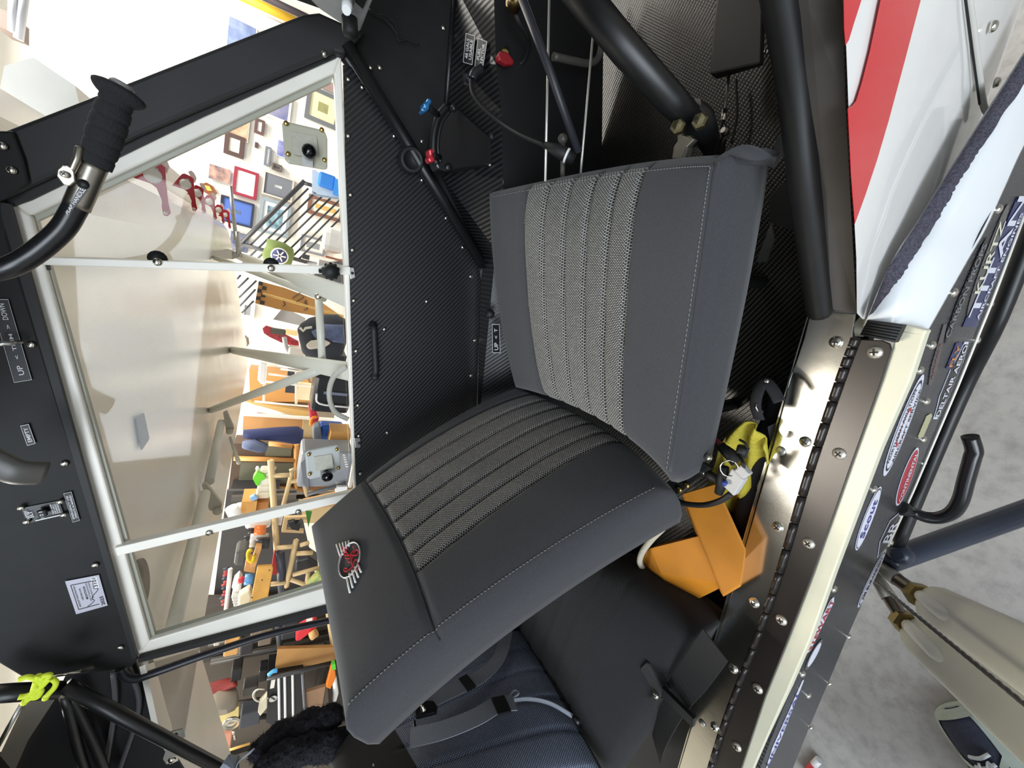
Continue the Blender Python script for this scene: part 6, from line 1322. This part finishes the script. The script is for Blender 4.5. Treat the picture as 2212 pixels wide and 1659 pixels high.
for p1, p2, c, lb in (((485, 1392), (514, 1414), '#c9985a', 'small cardboard box on the upper shelf'), ((500, 1450), (520, 1470), '#1b1b1d', 'black camera-like gadget on the middle shelf'), ((520, 1395), (545, 1412), '#232326', 'black round case on the upper shelf'), ((560, 1372), (585, 1392), '#6f6152', 'brown carton under the black rail'), ((612, 1352), (640, 1378), '#2a2c30', 'dark metal bracket left of the red case'), ((462, 1385), (474, 1395), '#b8b2a4', 'small silver tin at the wing edge'), ((540, 1380), (562, 1386), '#7c6f60', 'short brown roll on the upper shelf'), ((560, 1452), (575, 1472), '#26262a', 'black knob-like fitting by the blue tool'), ((525, 1490), (555, 1500), '#55504c', 'grey tool lying right of the red hoses'), ((520, 1545), (560, 1565), '#3b3e46', 'dark grey tray beside the chrome bell'), ((470, 1590), (495, 1640), '#c98a70', 'pinkish box at the very bottom of the rear window')):
    WB('shelf_item', p1, p2, 4.0, .15, K(c), lb, 'item', 'odd items on the rear shelving', bevel=.012)
WR('dowel', [(490, 1622), (540, 1606)], 3.6, .012, K('#e0b060'), 'light wooden dowel above the sheepskin', 'dowel')
# ================================================================== person's foot, pen on the floor
toe = W(2056, 1513, z=.0); heel_d = (W(2165, 1650, z=0)-W(2056, 1513, z=0)); heel_d.z = 0; heel_d.normalize()
sd_ = V((-heel_d.y, heel_d.x, 0))
ps = thing('person', 'person in blue jeans standing by the door, only one navy running shoe in view', 'person', tuple(toe+heel_d*.15))
SAGE = mat('shoe_sage', '#a3aca2', .7, noise=.05, nscale=60); NAVY = mat('shoe_navy', '#2b3040', .85, noise=.15, nscale=120, bump=.2)
def srow(t, lv):     # t 0 toe .. 1 heel ; outline half-width and heights
    wv = [.012, .034, .046, .050, .049, .045, .040, .037, .036, .037, .034, .018][lv]; return wv
tt_ = [0, .02, .06, .13, .22, .34, .46, .58, .70, .82, .93, 1.0]
hw = [.014, .038, .050, .055, .056, .053, .048, .043, .041, .040, .037, .018]
so = [.026, .027, .028, .028, .028, .028, .030, .033, .036, .038, .040, .042]
up = [.034, .046, .054, .062, .070, .083, .100, .112, .112, .108, .106, .100]
m = MB(); rings = []
for t, h, z in zip(tt_, hw, so):
    c = toe+heel_d*(.30*t); h *= 1.08
    rings.append([c+sd_*h*a+V((0, 0, z*b)) for a, b in ((-.9, .05), (-1, .5), (-.98, 1.0), (0, 1.0), (.98, 1.0), (1, .5), (.9, .05), (0, .02))])
m.loft(rings, 0, True); obj('sole', m, SAGE, ps, sub=1)
m = MB(); rings = []
for t, h, z, u in zip(tt_, hw, so, up):
    c = toe+heel_d*(.006+.288*t); h *= .98
    rings.append([c+sd_*h*math.cos(math.pi*k/12)*(1-.18*math.sin(math.pi*k/12))+V((0, 0, z*.8+(u-z*.8)*math.sin(math.pi*k/12)**.8)) for k in range(13)])
m.loft(rings, 0, True, closed=False)
obj('upper', m, NAVY, ps, sub=1)
def su(t, a, o=.002):
    i = min(int(sum(1 for q in tt_ if q <= t))-1, 10); f = (t-tt_[i])/(tt_[i+1]-tt_[i]); h = (hw[i]+(hw[i+1]-hw[i])*f)*.98; z = so[i]+(so[i+1]-so[i])*f; u = up[i]+(up[i+1]-up[i])*f
    c = toe+heel_d*(.006+.288*t); an = math.pi*a
    return c+sd_*(h+o)*math.cos(an)*(1-.18*math.sin(an))+V((0, 0, z*.8+(u+o-z*.8)*math.sin(an)**.8))
m = MB(); m.grid(lambda u, v: su(.004+.055*u, .02+.96*v, .003), 4, 20); obj('toe_guard', m, SAGE, ps)
for a0, a1 in ((.02, .27), (.98, .84)):
    m = MB(); m.grid(lambda u, v: su(.03+.62*u, a0+(a1-a0)*(v*(1-.35*u)), .003), 14, 4); obj('side_guard', m, SAGE, ps)
for s_ in (0, 1):
    for k in range(3):
        a0 = .10 if s_ == 0 else .90; a1 = .34 if s_ == 0 else .66
        m = MB(); t0 = .24+.13*k
        m.grid(lambda u, v: su(t0+.06*v+.10*u, a0+(a1-a0)*u, .003), 6, 3); obj('side_stripe', m, SAGE, ps)
LACE = mat('lace_pale', '#c8ccd0', .8)
for k in range(5):
    t = .27+.055*k
    m = MB().tube([su(t, .36, .004), su(t+.012, .5, .006), su(t+.004, .64, .004)], .0038, 8, smooth_path=4); obj('lace', m, LACE, ps)
m = MB().tube([su(.46, .5, .01), su(.38, .40, .018), su(.30, .42, .014), su(.36, .49, .012), su(.47, .5, .01), su(.36, .56, .016), su(.30, .53, .012)], .0024, 8, smooth_path=5); obj('lace', m, LACE, ps)
DEN = mat('denim', '#5f7fb4', .85, noise=.2, nscale=160)
an = toe+heel_d*.215+V((0, 0, .085)); m = MB(); rings = []
for k, (z, r) in enumerate(((0, .060), (.03, .066), (.12, .068), (.25, .078), (.42, .09))):
    c = an+V((0, 0, z))+heel_d*(.05+.22*z)
    rings.append([c+heel_d*r*1.15*math.cos(q*.3142)+sd_*r*math.sin(q*.3142) for q in range(20)])
m.loft(rings, 0, True); obj('trouser_leg', m, DEN, ps)
pn = thing('pen', 'red and white pen-like stick on the concrete at the photo bottom', 'pen', tuple(W(1758, 1655, z=.02)))
a, b, c = W(1740, 1672, z=.012), W(1758, 1652, z=.012), W(1769, 1641, z=.012)
m = MB().tube([a, b], .010, 10); obj('pen_barrel', m, K('#c8343c', .4), pn); m = MB().tube([b, c], .010, 10); obj('pen_cap', m, K('#dadada', .3), pn)
